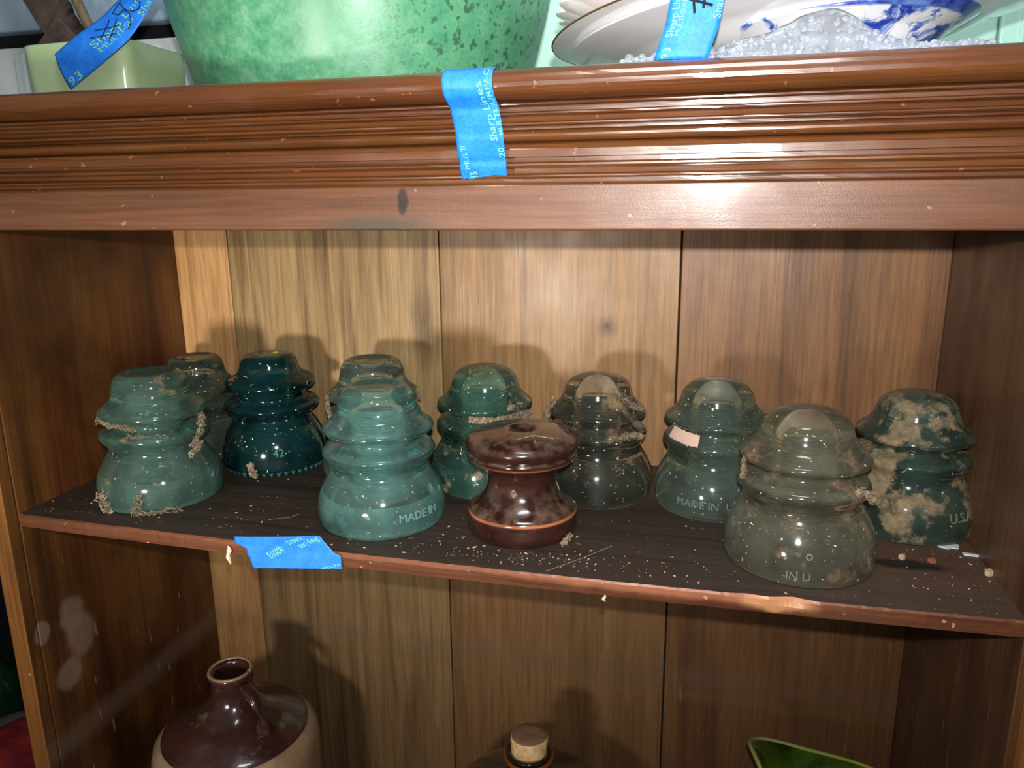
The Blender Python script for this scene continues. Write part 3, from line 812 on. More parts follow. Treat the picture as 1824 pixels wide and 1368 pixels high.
# curling off the green pot: v from the pot down to the loose end
eA = [(-0.355, 0.479, 0.150), (-0.362, 0.466, 0.138), (-0.370, 0.460, 0.127), (-0.385, 0.458, 0.1155), (-0.406, 0.459, 0.1065), (-0.4300, 0.4635, 0.0965)]
eB = [(-0.338, 0.476, 0.140), (-0.3445, 0.462, 0.126), (-0.351, 0.456, 0.1135), (-0.3625, 0.454, 0.101), (-0.3815, 0.454, 0.0895), (-0.4165, 0.4585, 0.0730)]
sA = [(a[0], a[1], a[2]) for a in eA]
def spline(P, t):
    t = min(max(t, 0), 1) * (len(P) - 1); k = min(int(t), len(P) - 2); f = t - k
    a, b, c, d = P[max(k - 1, 0)], P[k], P[k + 1], P[min(k + 2, len(P) - 1)]
    return [0.5 * ((2 * b[i]) + (-a[i] + c[i]) * f + (2 * a[i] - 5 * b[i] + 4 * c[i] - d[i]) * f * f + (-a[i] + 3 * b[i] - 3 * c[i] + d[i]) * f ** 3) for i in range(3)]
def S_pot(u, v):
    a, b = Vector(spline(eA, v)), Vector(spline(eB, v))
    p = a.lerp(b, u); p.y -= 0.0016 * math.sin(u * PI)
    return tuple(p)
def flip(L_): return [([(1 - u, v) for u, v in pts], w_) for pts, w_ in L_]
tape('blue_tape_strip', 'blue painter\'s tape curling off the green pot, marked #50 by hand', S_pot, 14, 60, M['tape'], base=(-0.38, 0.455, 0.1),
     prints=[('Sharp Lines', 0.62, 0.80, 0.26, 0.115, -PI / 2), ('MULTI-SU', 0.80, 0.79, 0.19, 0.075, -PI / 2), ('93', 0.97, 0.98, 0.30, 0.075, -PI / 2), ('Sharp', 0.95, 0.42, 0.26, 0.115, -PI / 2)],
     strokes=(flip([([(0.66, 0.76), (0.30, 0.62)], .0006), ([(0.76, 0.70), (0.42, 0.57)], .0006), ([(0.72, 0.58), (0.44, 0.73)], .0006), ([(0.58, 0.54), (0.28, 0.70)], .0006),
               ([(0.88, 0.42), (0.80, 0.53)], .0006), ([(0.80, 0.53), (0.62, 0.51), (0.60, 0.46), (0.40, 0.45), (0.22, 0.49), (0.16, 0.55)], .0006),
               ([(0.86, 0.44), (0.60, 0.45), (0.36, 0.43), (0.24, 0.38), (0.30, 0.33), (0.52, 0.33), (0.72, 0.37)], .0006),
               ([(0.50, 0.24), (0.56, 0.28), (0.36, 0.31), (0.28, 0.26)], .0005), ([(0.34, 0.25), (0.72, 0.22), (0.40, 0.21), (0.36, 0.19)], .0005),
               ([(0.50, 0.19), (0.40, 0.16), (0.36, 0.15)], .0005), ([(0.70, 0.13), (0.36, 0.12)], .0005)]), M['ink']))

# hanging from the plates
c3 = [(-0.0040, 0.362, 0.112), (-0.0060, 0.3605, 0.095), (-0.0080, 0.3600, 0.082), (-0.0100, 0.3600, 0.070), (-0.0145, 0.3600, 0.0568)]
def S_plate(u, v):
    x_, y_, z_2 = interp(c3, v)
    return (x_ + (u - .5) * 0.0225, y_ - 0.0012 * math.sin(u * PI), z_2 + (u - .5) * -0.0006)
tape('blue_tape_strip', 'blue painter\'s tape hanging from the stacked plates, marked with a hash sign', S_plate, 10, 30, M['tape'], base=(-0.009, 0.36, 0.08),
     prints=[('Sharp Lines', 0.20, 0.84, 0.19, 0.085, -PI / 2), ('MULTI-SURFACE', 0.32, 0.83, 0.13, 0.055, -PI / 2), ('93', 0.26, 1.0, 0.20, 0.09, -PI / 2), ('Sharp', 0.98, 0.70, 0.20, 0.09, -PI / 2)],
     strokes=([([(0.40, 0.49), (0.50, 0.66)], .0011), ([(0.62, 0.46), (0.64, 0.62)], .0011), ([(0.36, 0.545), (0.80, 0.60)], .0011), ([(0.42, 0.50), (0.84, 0.545)], .0011)], M['ink_black']))

# ------------------------------------------------------------------ on top of the cabinet
ZTT = ZT + 0.0014
def pot_glaze():
    t = NT('mottled_green_glaze')
    n = t.noise(None, 95, 5, .75); n2 = t.noise(t.mapped((1, 1, .16)), 45, 4, .6); n3 = t.noise(None, 12, 3)
    c = t.ramp(n, [(0.30, srgb(52, 122, 88)), (0.52, srgb(88, 156, 116)), (0.76, srgb(134, 186, 148))])
    c = t.mix(t.ramp(n3, [(0.42, 0.0), (0.7, 0.5)]), c, srgb(62, 122, 90))
    c = t.mix(t.ramp(n2, [(0.66, 0.0), (0.72, 0.8)]), c, srgb(22, 70, 48))
    x, y, z = t.xyz()
    side = t.band(x, 0.055, 0.3, 0.03)
    fleck = t.ramp(t.noise(None, 190, 3, .6), [(0.55, 0.0), (0.62, 0.8)])
    c = t.mix(t.math('MULTIPLY', side, fleck), c, srgb(28, 70, 52))
    return t.done(t.bsdf(c, t.ramp(n, [(0.3, .32), (.7, .5)]), t.bump(n, .25, .001), Coat_Weight=.25, Coat_Roughness=.3))
pot = thing('green_pot', 'large round green mottled glazed pot standing on the cabinet top', 'pot', (-0.2225, 0.502, ZTT))
PP = [(0, 4), (80, 4), (96, 0), (108, 0), (113, 6), (118, 20), (125, 42), (131, 64), (135.5, 90), (137, 120), (137, 150), (139, 165), (141, 172), (139, 178), (133, 178), (130, 172), (130, 150), (129, 110), (124, 70), (112, 24), (90, 14), (0, 12)]
PP = [(a * .918, b) for a, b in PP]
lathe('pot_body', smooth_prof(mm(PP), 3), pot_glaze(), pot, 96)
# a thin raised rim roll
RR = [(129 + 2.2 * math.cos(a * PI / 4), 176 + 2.2 * math.sin(a * PI / 4)) for a in range(8)]
lathe('rim_roll', mm(RR), pot.children[0].data.materials[0], pot, 96, True)

def rounded_loop(cs, r, n=6):
    out = []; m = len(cs)
    for i in range(m):
        p, a, b = Vector(cs[i]), Vector(cs[i - 1]), Vector(cs[(i + 1) % m])
        da, db = (a - p).normalized(), (b - p).normalized()
        p0, p1 = p + da * r, p + db * r
        for k in range(n + 1):
            t = k / n; out.append((1 - t) ** 2 * p0 + 2 * t * (1 - t) * p + t * t * p1)
    return out
bx = thing('ceramic_planter', 'pale yellow-green glossy square planter box at the left of the cabinet top', 'planter', (-0.424, 0.505, ZTT))
cs = [(-0.4640, 0.468), (-0.3745, 0.462), (-0.3785, 0.536), (-0.468, 0.542)]
ctr = Vector((-0.4215, 0.502))
lev = [(0.0, 0.92, .011), (0.004, 0.955, .012), (0.030, 0.99, .012), (0.0475, 1.0, .012), (0.0482, 0.985, .012), (0.0478, 0.955, .010), (0.040, .94, .010), (0.010, .90, .010)]
vs, fs = [], []; m = None
for h, s, r in lev:
    lp = rounded_loop(cs, r); m = len(lp)
    for p in lp:
        q = ctr + (Vector(p) - ctr) * s; vs.append((q.x, q.y, ZTT + h))
for k in range(len(lev) - 1):
    for i in range(m):
        j = (i + 1) % m; fs.append((k * m + i, k * m + j, (k + 1) * m + j, (k + 1) * m + i))
fs.append(tuple(range(m))[::-1]); fs.append(tuple(range((len(lev) - 1) * m, len(lev) * m)))
def gl(name, col, rough=.15):
    t = NT(name)
    n = t.noise(None, 20, 2)
    return t.done(t.bsdf(t.mix(t.ramp(n, [(.3, 0.0), (.7, .12)]), col, (.9, .9, .8, 1)), rough, Coat_Weight=.6, Coat_Roughness=.08))
mesh('planter_body', vs, fs, gl('celadon_glaze', srgb(176, 200, 146), .22), bx, True)
f_ = [( -0.458, -0.380, .472, .530)]
from_bm('foot', box_bm(-0.455, -0.385, 0.475, 0.530, ZTT - 0.0002, ZTT + 0.003, .001), gl('celadon_foot', srgb(150, 176, 124), .3), bx)

# saw and rod leaning behind the planter
def rust():
    t = NT('dull_rusty_steel')
    n = t.noise(None, 80, 4, .65)
    return t.done(t.bsdf(t.ramp(n, [(.3, srgb(66, 54, 50)), (.7, srgb(104, 88, 80))]), .65, t.bump(n, .3, .001), Metallic=.15))
M['rust'] = rust()
saw = thing('rusty_saw', 'dark rusty saw blade with coarse teeth leaning behind the planter', 'saw', (-0.545, 0.60, ZTT))
A = Vector((-0.4965, 0.606, ZTT + 0.001)); B = Vector((-0.602, 0.618, 0.218)); d = (B - A); Ln = d.length; d.normalize()
s = Vector((1, 0, 0)) - d * d.x; s.normalize(); nrm = d.cross(s).normalized()
pts = [(0, -0.0175)]
n_t = 15
edge = []
for i in range(n_t):
    t0 = i / n_t * Ln; w_ = Ln / n_t
    k_ = 1 + .25 * math.sin(i * 2.3)
    edge += [(t0, 0.0120), (t0 + w_ * .30, 0.0120 + .0062 * k_), (t0 + w_ * .42, 0.0140), (t0 + w_ * .60, 0.0120 + .0056 * k_), (t0 + w_ * .78, 0.0118), (t0 + w_ * .88, 0.0095)]
outline = [(0, -0.0185)] + edge + [(Ln, 0.012), (Ln, -0.0185)]
bm = bmesh.new()
F = [bm.verts.new(A + d * a + s * b + nrm * .0006) for a, b in outline]; K_ = [bm.verts.new(A + d * a + s * b - nrm * .0006) for a, b in outline]
bm.faces.new(F); bm.faces.new(K_[::-1])
for i in range(len(F)):
    j = (i + 1) % len(F); bm.faces.new((F[i], K_[i], K_[j], F[j]))
bmesh.ops.triangulate(bm, faces=bm.faces[:])
from_bm('saw_blade', bm, M['rust'], saw)
bm = bmesh.new(); hb = B + d * 0.02
tube_bm(bm, [B - d * .012, B + d * .01, hb + d * .03, hb + d * .05], [.013, .016, .015, .008], 10, .6)
from_bm('saw_handle', bm, wood('saw_handle_wood', [srgb(90, 60, 36), srgb(120, 84, 52)], seed=3), saw, True)
bm = bmesh.new()
tube_bm(bm, [(-0.474, 0.590, ZTT + .0005), (-0.540, 0.606, 0.187), (-0.560, 0.611, 0.225)], [.0042, .0042, .0042], 12)
tag(from_bm('wooden_rod', bm, wood('grey_brown_rod', [srgb(104, 88, 70), srgb(136, 118, 96)], seed=5, rough=.6, coat=0), None, True, (-0.474, 0.590, ZTT)),
    'thin grey-brown wooden rod leaning beside the saw teeth', 'rod')
bm = box_bm(-0.006, 0.006, -0.0012, 0.0012, 0, 0.10, .0005)
for v in bm.verts: v.co.x = v.co.x * 2.6; v.co = Matrix.Rotation(math.radians(-42), 4, 'Y') @ v.co + Vector((-0.470, 0.575, ZTT + .008))
tag(from_bm('metal_bracket', bm, M['rust'], None, False, (-0.47, 0.575, ZTT)), 'flat dark metal strip poking up at the left behind the planter', 'bracket')

# plates: nested, seen from below their rims
def china(name, col=srgb(240, 240, 242), rough=.18):
    t = NT(name)
    return t.done(t.bsdf(col, rough, Coat_Weight=.5, Coat_Roughness=.08))
M['china'] = china('white_china'); M['china_pink'] = china('pinkish_white_china', srgb(240, 226, 224)); M['gilt'] = plain('gilt_rim', srgb(126, 92, 60), .35, Metallic=.6)
def platter(label, c, r, h, mat, foot=0.55, tilt=(0, 0), scallop=0.0, gilt=False, name='china_platter', flare=1.0, n_sc=22, group='stacked white plates'):
    t = thing(name, label, 'plate', c, group)
    pr = [(0, .12), (foot * .86, .12), (foot * .88, 0.0), (foot * .93, 0.0), (foot * .97, .10), (foot + (1 - foot) * .25, .30), (foot + (1 - foot) * .50, .60 * flare), (foot + (1 - foot) * .62, .70),
          (foot + (1 - foot) * .8, .84), (.985, .96), (1.0, .985), (.997, 1.02), (.975, 1.01), (foot + (1 - foot) * .62, .80), (foot + (1 - foot) * .4, .52), (foot, .26), (0, .22)]
    pr = smooth_prof([(a * r, b * h) for a, b in pr], 3)
    vs, fs = lathe_data(pr, 132 if not scallop else 480)
    Rm = Matrix.Rotation(tilt[0], 3, 'X') @ Matrix.Rotation(tilt[1], 3, 'Y')
    out = []
    for v in vs:
        v = Vector(v); rr = math.hypot(v.x, v.y)
        if scallop and rr > foot * r:
            a = math.atan2(v.y, v.x); k = (rr / r - foot) / (1 - foot)
            f = 1 + scallop * k ** 3 * (abs(math.cos(a * n_sc / 2)) - .5)
            v.x *= f; v.y *= f; v.z += scallop * .25 * k ** 3 * abs(math.cos(a * n_sc / 2)) * r
        out.append(Rm @ v + Vector(c))
    bm = bmesh.new(); bv = [bm.verts.new(v) for v in out]
    for f in fs: bm.faces.new([bv[i] for i in f])
    from_bm('plate_body', bm, mat, t, True)
    if gilt:
        bm = bmesh.new(); n = 132
        P_ = [Rm @ Vector((r * 1.001 * math.cos(2 * PI * k / n), r * 1.001 * math.sin(2 * PI * k / n), h * 1.005)) + Vector(c) for k in range(n + 1)]
        tube_bm(bm, P_, .0006, 5); g = from_bm('gilt_rim', bm, M['gilt'], t, True); g['label'] = 'thin worn gilt line round the rim'
    return t
zp = ZTT
def willow():
    t = NT('blue_transfer_china')
    x, y, z = t.xyz()
    n = t.noise(None, 75, 5, .65, .6); n2 = t.noise(None, 22, 3, .5)
    pat = t.ramp(t.math('MULTIPLY_ADD', n2, .5, t.math('MULTIPLY', n, .6)), [(0.58, srgb(232, 234, 238)), (0.61, srgb(120, 146, 208)), (0.65, srgb(38, 62, 160))])
    rim = t.band(z, 0.0193, 0.05, .0005)
    c = t.mix(rim, pat, t.ramp(n, [(.4, srgb(36, 56, 160)), (.62, srgb(110, 146, 220))]))
    return t.done(t.bsdf(c, .15, Coat_Weight=.6, Coat_Roughness=.06))
wb = platter('blue and white transferware bowl lying in bubble wrap under the white plates', (0.0615, 0.4560, zp + .0055), 0.0640, 0.0205, willow(), .55, (0.0, math.radians(-3)), 0.0, False,
             'transferware_bowl', group=None)
wb['category'] = 'bowl'
platter('plain white deep platter lowest of the stacked white plates', (0.048, 0.500, zp + .0165), 0.130, 0.0200, M['china'], .50, (0, math.radians(-5)))
platter('white platter with worn gilt rim, between the scalloped and the lowest plate', (0.046, 0.502, zp + .0220), 0.140, 0.0195, M['china'], .55, (0, math.radians(-5)), 0.0, True)
platter('pinkish white platter with scalloped edge on top of the stacked plates', (0.043, 0.504, zp + .0310), 0.132, 0.0270, M['china_pink'], .60, (0, math.radians(-5)), 0.042, n_sc=34)

# bubble wrap
def plastic():
    t = NT('clear_plastic_wrap')
    g = t.bsdf((.93, .96, 1, 1), .08, Transmission_Weight=.9, IOR=1.35)
    d = t.new('ShaderNodeBsdfDiffuse'); d.inputs[0].default_value = srgb(176, 186, 200)
    s_ = t.new('ShaderNodeMixShader'); t.l.new(t.ramp(t.noise(None, 90, 3), [(.3, .06), (.7, .32)]), s_.inputs[0])
    t.l.new(g.outputs[0], s_.inputs[1]); t.l.new(d.outputs[0], s_.inputs[2]); return t.done(s_)
bwm = plastic()
bw = thing('bubble_wrap', 'crumpled clear bubble wrap bunched around the blue and white bowl', 'packaging', (0.05, 0.38, zp))
def wrap_pt(a, b):
    """a 0..1 along x, b 0..1 from the front foot upwards"""
    xx = -0.040 + 0.150 * a
    top = 0.0045 + 0.0155 * math.exp(-((a - 0.58) / 0.13) ** 2) + 0.0055 * math.exp(-((a - 0.38) / 0.12) ** 2)
    n = noise.noise(Vector((xx * 70, b * 3.0, 1))); n2 = noise.noise(Vector((xx * 160, b * 7, 5)))
    y = 0.3640 + 0.016 * b + 0.0035 * n + 0.0018 * n2
    return Vector((xx + .002 * n2, max(y, .358), zp + 0.0008 + top * b + 0.002 * n * b))
vs, fs = [], []; NA, NB = 90, 26
for i in range(NA + 1):
    for j in range(NB + 1): vs.append(wrap_pt(i / NA, j / NB))
for i in range(NA):
    for j in range(NB):
        a = i * (NB + 1) + j; fs.append((a, a + 1, a + NB + 2, a + NB + 1))
shw = mesh('plastic_sheet', vs, fs, bwm, bw, True)
md = shw.modifiers.new('thick', 'SOLIDIFY'); md.thickness = .0003
bm = bmesh.new(); rnd = random.Random(5)
for i in range(30):
    for j in range(5):
        a = (i + .5 * (j % 2) + rnd.uniform(-.45, .45)) / 30; b = (j + .5 + rnd.uniform(-.4, .4)) / 5
        if not 0 <= a <= 1: continue
        p = wrap_pt(a, b) + Vector((0, -.0009, 0)); r = rnd.uniform(.0009, .0021)
        mt = Matrix.Translation(p) @ Matrix.Rotation(rnd.uniform(-.6, .6), 4, 'Z') @ Matrix.Rotation(rnd.uniform(-.7, .7), 4, 'X') @ Matrix.Diagonal((r, r * .75, r, 1))
        bmesh.ops.create_icosphere(bm, subdivisions=2, radius=1, matrix=mt)
bb = from_bm('bubbles', bm, bwm, bw, True); bb['kind'] = 'stuff'

# ------------------------------------------------------------------ lower compartment
def jug_glaze():
    t = NT('dark_brown_salt_glaze')
    n = t.noise(None, 26, 5, .65); n2 = t.noise(None, 60, 4, .6)
    c = t.ramp(n, [(.3, srgb(40, 22, 19)), (.55, srgb(60, 34, 29)), (.75, srgb(72, 46, 40))])
    c = t.mix(t.ramp(n2, [(.62, 0.0), (.72, .55)]), c, srgb(96, 104, 84))
    return t.done(t.bsdf(c, t.ramp(n2, [(.3, .1), (.7, .3)]), t.bump(n2, .25, .0015), Coat_Weight=.7, Coat_Roughness=.07))
def stone():
    t = NT('tan_stoneware')
    n = t.noise(None, 40, 4, .6)
    c = t.ramp(n, [(.3, srgb(126, 100, 74)), (.7, srgb(158, 132, 104))])
    c = t.mix(t.ramp(t.noise(None, 18, 3), [(.62, 0.0), (.66, .7)]), c, srgb(96, 84, 74))
    return t.done(t.bsdf(c, .3, Coat_Weight=.4, Coat_Roughness=.15))
JG, ST = jug_glaze(), stone()
jx, jy = -0.3475, 0.4650
jug = thing('stoneware_jug', 'brown and tan stoneware jug with open mouth and small loop handle', 'jug', (jx, jy, LS))
zj = lambda z: z - LS
JK = 0.82
BP = [(0, .004), (.066, .004), (.070, 0), (.0745, .004), (.0775, .03), (.0785, .09), (.0785, zj(-.440)), (.0780, zj(-.424)), (.0752, zj(-.4150)), (.0700, zj(-.4110)), (.0660, zj(-.4095)), (.060, zj(-.4095)), (0, zj(-.411))]
BP = [(a * JK, b) for a, b in BP]
lathe('jug_body', BP, ST, jug, 96)
TP = [(.0680, zj(-.4092)), (.0665, zj(-.4070)), (.058, zj(-.4025)), (.047, zj(-.3970)), (.034, zj(-.3910)), (.0255, zj(-.3845)), (.0205, zj(-.378)), (.0190, zj(-.3705)), (.0192, zj(-.3655)), (.0206, zj(-.3630)),
      (.0210, zj(-.3605)), (.0196, zj(-.3585)), (.0166, zj(-.3585)), (.0146, zj(-.361)), (.0140, zj(-.367)), (.0140, zj(-.390)), (0, zj(-.393))]
TP = [(a * JK, b) for a, b in TP]
lathe('glazed_shoulder', smooth_prof(TP, 3), JG, jug, 96)
bm = bmesh.new(); n = 40
tube_bm(bm, [Vector((jx + .0157 * math.cos(2 * PI * k / n), jy + .0157 * math.sin(2 * PI * k / n), -.3586)) for k in range(n + 1)], .0015, 6)
from_bm('mouth_rim', bm, ST, jug, True)['label'] = 'unglazed tan ring round the mouth'
hd = Vector((0.90, -0.44, 0)).normalized(); hp = []
for r_, z in ((.0135, -.3690), (.0215, -.3650), (.0305, -.3680), (.0375, -.3760), (.0405, -.3860), (.0400, -.3935), (.0415, -.3990)):
    hp.append(Vector((jx, jy, z)) + hd * r_)
bm = bmesh.new(); tube_bm(bm, hp, [.0062, .0058, .0055, .0052, .0050, .0058, .0080], 12, .62)
o = from_bm('handle', bm, JG, jug, True); o.modifiers.new('sub', 'SUBSURF').levels = 1

cx_, cy_ = -0.1100, 0.4790
bot = thing('corked_bottle', 'dark round-shouldered bottle stopped with a cork, standing below the spool', 'bottle', (cx_, cy_, LS))
def dkglass():
    t = NT('dark_bottle_glass')
    n = t.noise(None, 30, 3)
    return t.done(t.bsdf(t.ramp(n, [(.3, srgb(20, 18, 14)), (.7, srgb(34, 30, 22))]), .16, Coat_Weight=.6, Coat_Roughness=.05))
BB = [(0, .003), (.060, .003), (.068, 0), (.074, .006), (.0765, .03), (.0765, zj(-.490)), (.0745, zj(-.470)), (.068, zj(-.453)), (.056, zj(-.4385)), (.040, zj(-.4275)), (.026, zj(-.4205)), (.0175, zj(-.4150)),
      (.0158, zj(-.405)), (.0160, zj(-.4015)), (.0172, zj(-.3995)), (.0168, zj(-.3980)), (.0142, zj(-.3980)), (.0138, zj(-.402)), (.0136, zj(-.42)), (0, zj(-.421))]
lathe('bottle_body', smooth_prof(BB, 3), dkglass(), bot, 96)
RN = [(.0172 + .0016 * math.cos(a * PI / 4), zj(-.4035) + .0022 * math.sin(a * PI / 4)) for a in range(8)]
lathe('lip_ring', RN, plain('amber_lip', srgb(110, 62, 20), .15, Coat_Weight=.6), bot, 60, True)
def corkm():
    t = NT('crumbly_cork')
    nrm = t.new('ShaderNodeNewGeometry'); sp = t.new('ShaderNodeSeparateXYZ'); t.l.new(nrm.outputs['Normal'], sp.inputs[0])
    n = t.noise(None, 160, 4, .6)
    c = t.ramp(n, [(.3, srgb(176, 132, 86)), (.7, srgb(226, 190, 140))])
    topm = t.ramp(t.math('MULTIPLY_ADD', n, .3, sp.outputs[2]), [(.72, 0.0), (.8, .9)])
    c = t.mix(topm, c, srgb(92, 66, 50))
    return t.done(t.bsdf(c, .85, t.bump(n, .6, .002)))
CK = [(0, zj(-.418)), (.0122, zj(-.418)), (.0132, zj(-.400)), (.0138, zj(-.389)), (.0136, zj(-.3862)), (.0126, zj(-.3850)), (.008, zj(-.3846)), (0, zj(-.3848))]
ck = lathe('cork', [(r, z) for r, z in CK], corkm(), bot, 40, warp=0.0016)

# green glazed vase at the right, its flared lip rising to a point
gx, gy = 0.1070, 0.4800
vase = thing('green_vase', 'olive green glazed pottery vase with a pointed flared lip, lower right', 'vase', (gx, gy, LS))
vs, fs = [], []; NS = 96
lv = [(.030, 0, 0), (.034, .004, 0), (.030, .02, 0), (.032, .06, .1), (.040, .10, .4), (.050, .135, .8), (.057, .158, 1.0), (.0585, .1600, 1.0), (.0560, .1598, 1.0), (.047, .134, .8), (.036, .10, .4), (.027, .05, .1), (.020, .03, 0)]
for r, h, k in lv:
    for i in range(NS):
        a = 2 * PI * i / NS
        pt = max(0.0, math.cos(a - math.radians(196))) ** 2.4
        pt2 = max(0.0, math.cos((a - math.radians(10)))) ** 6
        rr = r * (1 + k * (.08 * pt + .10 * pt2 - .06 * math.cos(4 * (a - .2))))
        vs.append((gx + rr * math.cos(a), gy + rr * .86 * math.sin(a), LS + h + k * (.0165 * pt + .004 * pt2 - .0130 - .014 * math.cos(a - math.radians(20)))))
for k in range(len(lv) - 1):
    for i in range(NS):
        j = (i + 1) % NS; fs.append((k * NS + i, k * NS + j, (k + 1) * NS + j, (k + 1) * NS + i))
fs.append(tuple(range(NS))[::-1]); fs.append(tuple(range((len(lv) - 1) * NS, len(lv) * NS)))
def vglaze():
    t = NT('olive_green_glaze')
    x, y, z = t.xyz(); n = t.noise(None, 45, 4, .6)
    c = t.ramp(n, [(.3, srgb(24, 48, 10)), (.7, srgb(70, 96, 22))])
    return t.done(t.bsdf(c, .1, Coat_Weight=.8, Coat_Roughness=.04))
mesh('vase_body', vs, fs, vglaze(), vase, True)
rim = [vs[7 * NS + i] for i in range(NS)] + [vs[7 * NS]]
bm = bmesh.new(); tube_bm(bm, [Vector(p) + Vector((0, 0, .0003)) for p in rim], .0015, 6)
from_bm('lip', bm, gl('yellow_green_lip', srgb(140, 146, 48), .15), vase, True)['label'] = 'yellow-green lip line'

# ------------------------------------------------------------------ debris
def scrap(name, label, cat, pts, mat, h=.0012):
    bm = bmesh.new()
    T_ = [bm.verts.new((x_, y_, SH + h + .0003 * noise.noise(Vector((x_ * 900, y_ * 900, 0))))) for x_, y_ in pts]
    B_ = [bm.verts.new((x_, y_, SH + .0002)) for x_, y_ in pts]
    bm.faces.new(T_); bm.faces.new(B_[::-1])
    for i in range(len(pts)):
        j = (i + 1) % len(pts); bm.faces.new((T_[i], B_[i], B_[j], T_[j]))
    cx = sum(p[0] for p in pts) / len(pts); cy = sum(p[1] for p in pts) / len(pts)
    return tag(from_bm(name, bm, mat, None, False, (cx, cy, SH)), label, cat)
WP = plain('white_paint_flake', srgb(206, 214, 220), .7); CP = plain('cream_chip', srgb(190, 162, 130), .7)
scrap('paint_flake', 'torn white flake on the shelf right of the muddy insulator', 'flake', [(.1395, .4700), (.1410, .4650), (.1460, .4625), (.1478, .4645), (.1515, .4640), (.1535, .4700), (.1450, .4712)], WP, .0008)
scrap('paint_flake', 'narrow white sliver lying against the right side of the shelf', 'flake', [(.1520, .4590), (.1598, .4585), (.1600, .4562), (.1590, .4555), (.1522, .4562)], WP, .0010)
scrap('wood_chip', 'small cream chip at the right edge of the shelf, nearest the front', 'chip', [(.1560, .4350), (.1595, .4362), (.1598, .4325), (.1575, .4312), (.1558, .4325)], CP, .0030)
scrap('wood_chip', 'small cream chip beside the dark stain on the shelf', 'chip', [(.1150, .4440), (.1175, .4455), (.1185, .4435), (.1170, .4415)], CP, .0028)
scrap('wood_chip', 'orange-brown chip behind the dark stain on the shelf', 'chip', [(.1300, .4435), (.1330, .4450), (.1340, .4425), (.1315, .4410)], plain('orange_chip', srgb(150, 92, 60), .8), .0022)
rnd = random.Random(11); bm = bmesh.new()
feet = [(p1, .043), (p2, .039), (p3, .043), (p4b, .042), (p4, .043), (p5, .042), (p7, .041), (p8, .041), (p9, .043), (p10, .041), (ps, .036)]
cnt = 0
while cnt < 360:
    k = rnd.random()
    if k < .35: xx, yy = rnd.gauss(-.09, .045), rnd.gauss(.398, .009)
    elif k < .45: xx, yy = rnd.gauss(.13, .03), rnd.gauss(.435, .025)
    else: xx, yy = rnd.uniform(XL + .003, XR - .003), YF + .003 + abs(rnd.gauss(0, .06))
    if not (XL + .003 < xx < XR - .003 and YF + .003 < yy < YB - .003): continue
    if any((xx - c[0]) ** 2 + (yy - c[1]) ** 2 < r * r for c, r in feet): continue
    s_ = rnd.choice((.00014, .00018, .00022, .0003, .0005)) * rnd.uniform(.7, 1.3)
    mt = Matrix.Translation((xx, yy, SH + s_ * .5)) @ Matrix.Rotation(rnd.uniform(0, 6), 4, 'Z') @ Matrix.Diagonal((s_ * rnd.uniform(.7, 3), s_, s_ * .7, 1))
    bmesh.ops.create_icosphere(bm, subdivisions=1, radius=1, matrix=mt); cnt += 1
db = from_bm('dust_debris', bm, CP, None, False, (-.139, .47, SH)); db['kind'] = 'stuff'
tag(db, 'pale dust and crumbs scattered over the dark insulator shelf', 'debris')
bm = bmesh.new()
tube_bm(bm, [(-.268, .4125, SH + .0006), (-.262, .416, SH + .0007), (-.256, .419, SH + .0006), (-.2525, .425, SH + .0009)], .00025, 4)
tag(from_bm('loose_fibre', bm, M['web'], None, False, (-.262, .416, SH)), 'thin pale fibre lying on the shelf between two aqua insulators', 'fibre')
bm = bmesh.new()
tube_bm(bm, [(-.078, front_y(-.078) + .004, SH + .0003), (-.060, .405, SH + .0003), (-.046, .424, SH + .0003)], .0002, 4)
tag(from_bm('scratch_fibre', bm, M['web'], None, False, (-.06, .405, SH)), 'long pale fibre on the shelf right of the brown spool', 'fibre')
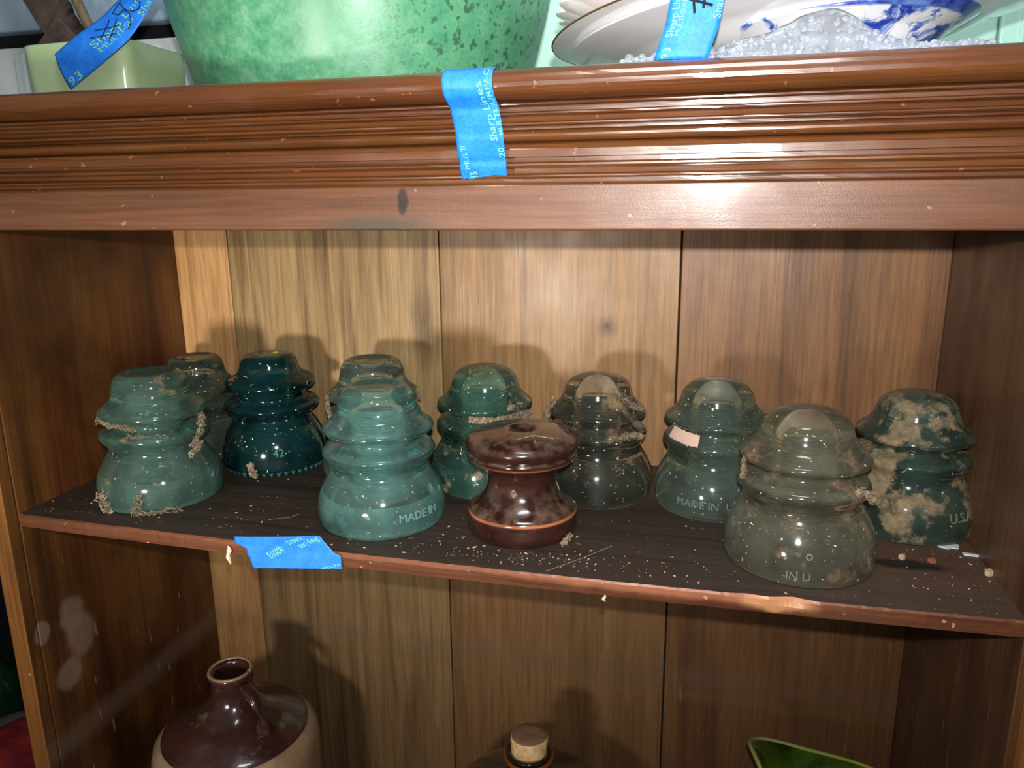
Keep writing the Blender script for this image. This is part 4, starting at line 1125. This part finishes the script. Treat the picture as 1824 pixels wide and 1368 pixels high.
for nm, lab, x_, z0, z1, r in (('cocoon', 'pale dried cocoon hanging at the left end of the shelf tape', -.2755, SH - .003, SH - .0155, .0017),
                              ('cocoon', 'tiny white cocoon hanging under the middle of the shelf edge', -.0445, SH - .0075, SH - .0115, .0011)):
    yy = front_y(x_) - .0012; bm = bmesh.new(); n = 9
    tube_bm(bm, [(x_ + .0007 * math.sin(i), yy, z0 + (z1 - z0) * i / (n - 1)) for i in range(n)], [r * math.sin(PI * (i + .6) / (n + .2)) * (1 + .3 * rnd.uniform(-1, 1)) for i in range(n)], 7)
    tag(from_bm(nm, bm, plain('cocoon_silk', srgb(206, 184, 164), .9), None, True, (x_, yy, z1)), lab, 'cocoon')

# ------------------------------------------------------------------ outside, lower left
bowl = thing('grey_bowl', 'grey bowl on the floor left of the cabinet, red cloth in it', 'bowl', (-0.745, 0.60, -0.66))
lathe('bowl_body', smooth_prof([(0, .002), (.03, .002), (.034, 0), (.038, .004), (.06, .022), (.076, .044), (.078, .047), (.074, .046), (.055, .024), (.03, .010), (0, .009)], 3), plain('grey_glaze', srgb(110, 100, 92), .4), bowl, 60)
bm = bmesh.new(); bmesh.ops.create_icosphere(bm, subdivisions=4, radius=1)
for v in bm.verts:
    k = 1 + .22 * noise.noise(v.co * 2.2) + .08 * noise.noise(v.co * 6)
    v.co = Vector((v.co.x * .052, v.co.y * .052, v.co.z * .026)) * k + Vector((-0.745, 0.60, -0.66 + .042))
def redc():
    t = NT('red_patterned_cloth')
    return t.done(t.bsdf(t.ramp(t.noise(None, 28, 3), [(.35, srgb(120, 20, 30)), (.55, srgb(214, 60, 50)), (.7, srgb(150, 40, 80))]), .8))
tag(from_bm('red_cloth', bm, redc(), None, True, (-0.745, .60, -.62)), 'crumpled red cloth heaped in the grey bowl', 'cloth')
gb = thing('green_bottle', 'dim green glass bottle on the floor, left of the cabinet', 'bottle', (-0.835, 0.665, -0.66))
lathe('bottle_glass', smooth_prof([(0, .003), (.026, .003), (.03, 0), (.033, .006), (.033, .07), (.028, .085), (.014, .10), (.011, .115), (.0125, .12), (.010, .122), (.008, .115), (0, .112)], 3), plain('green_bottle_glass', srgb(40, 72, 44), .15), gb, 48)
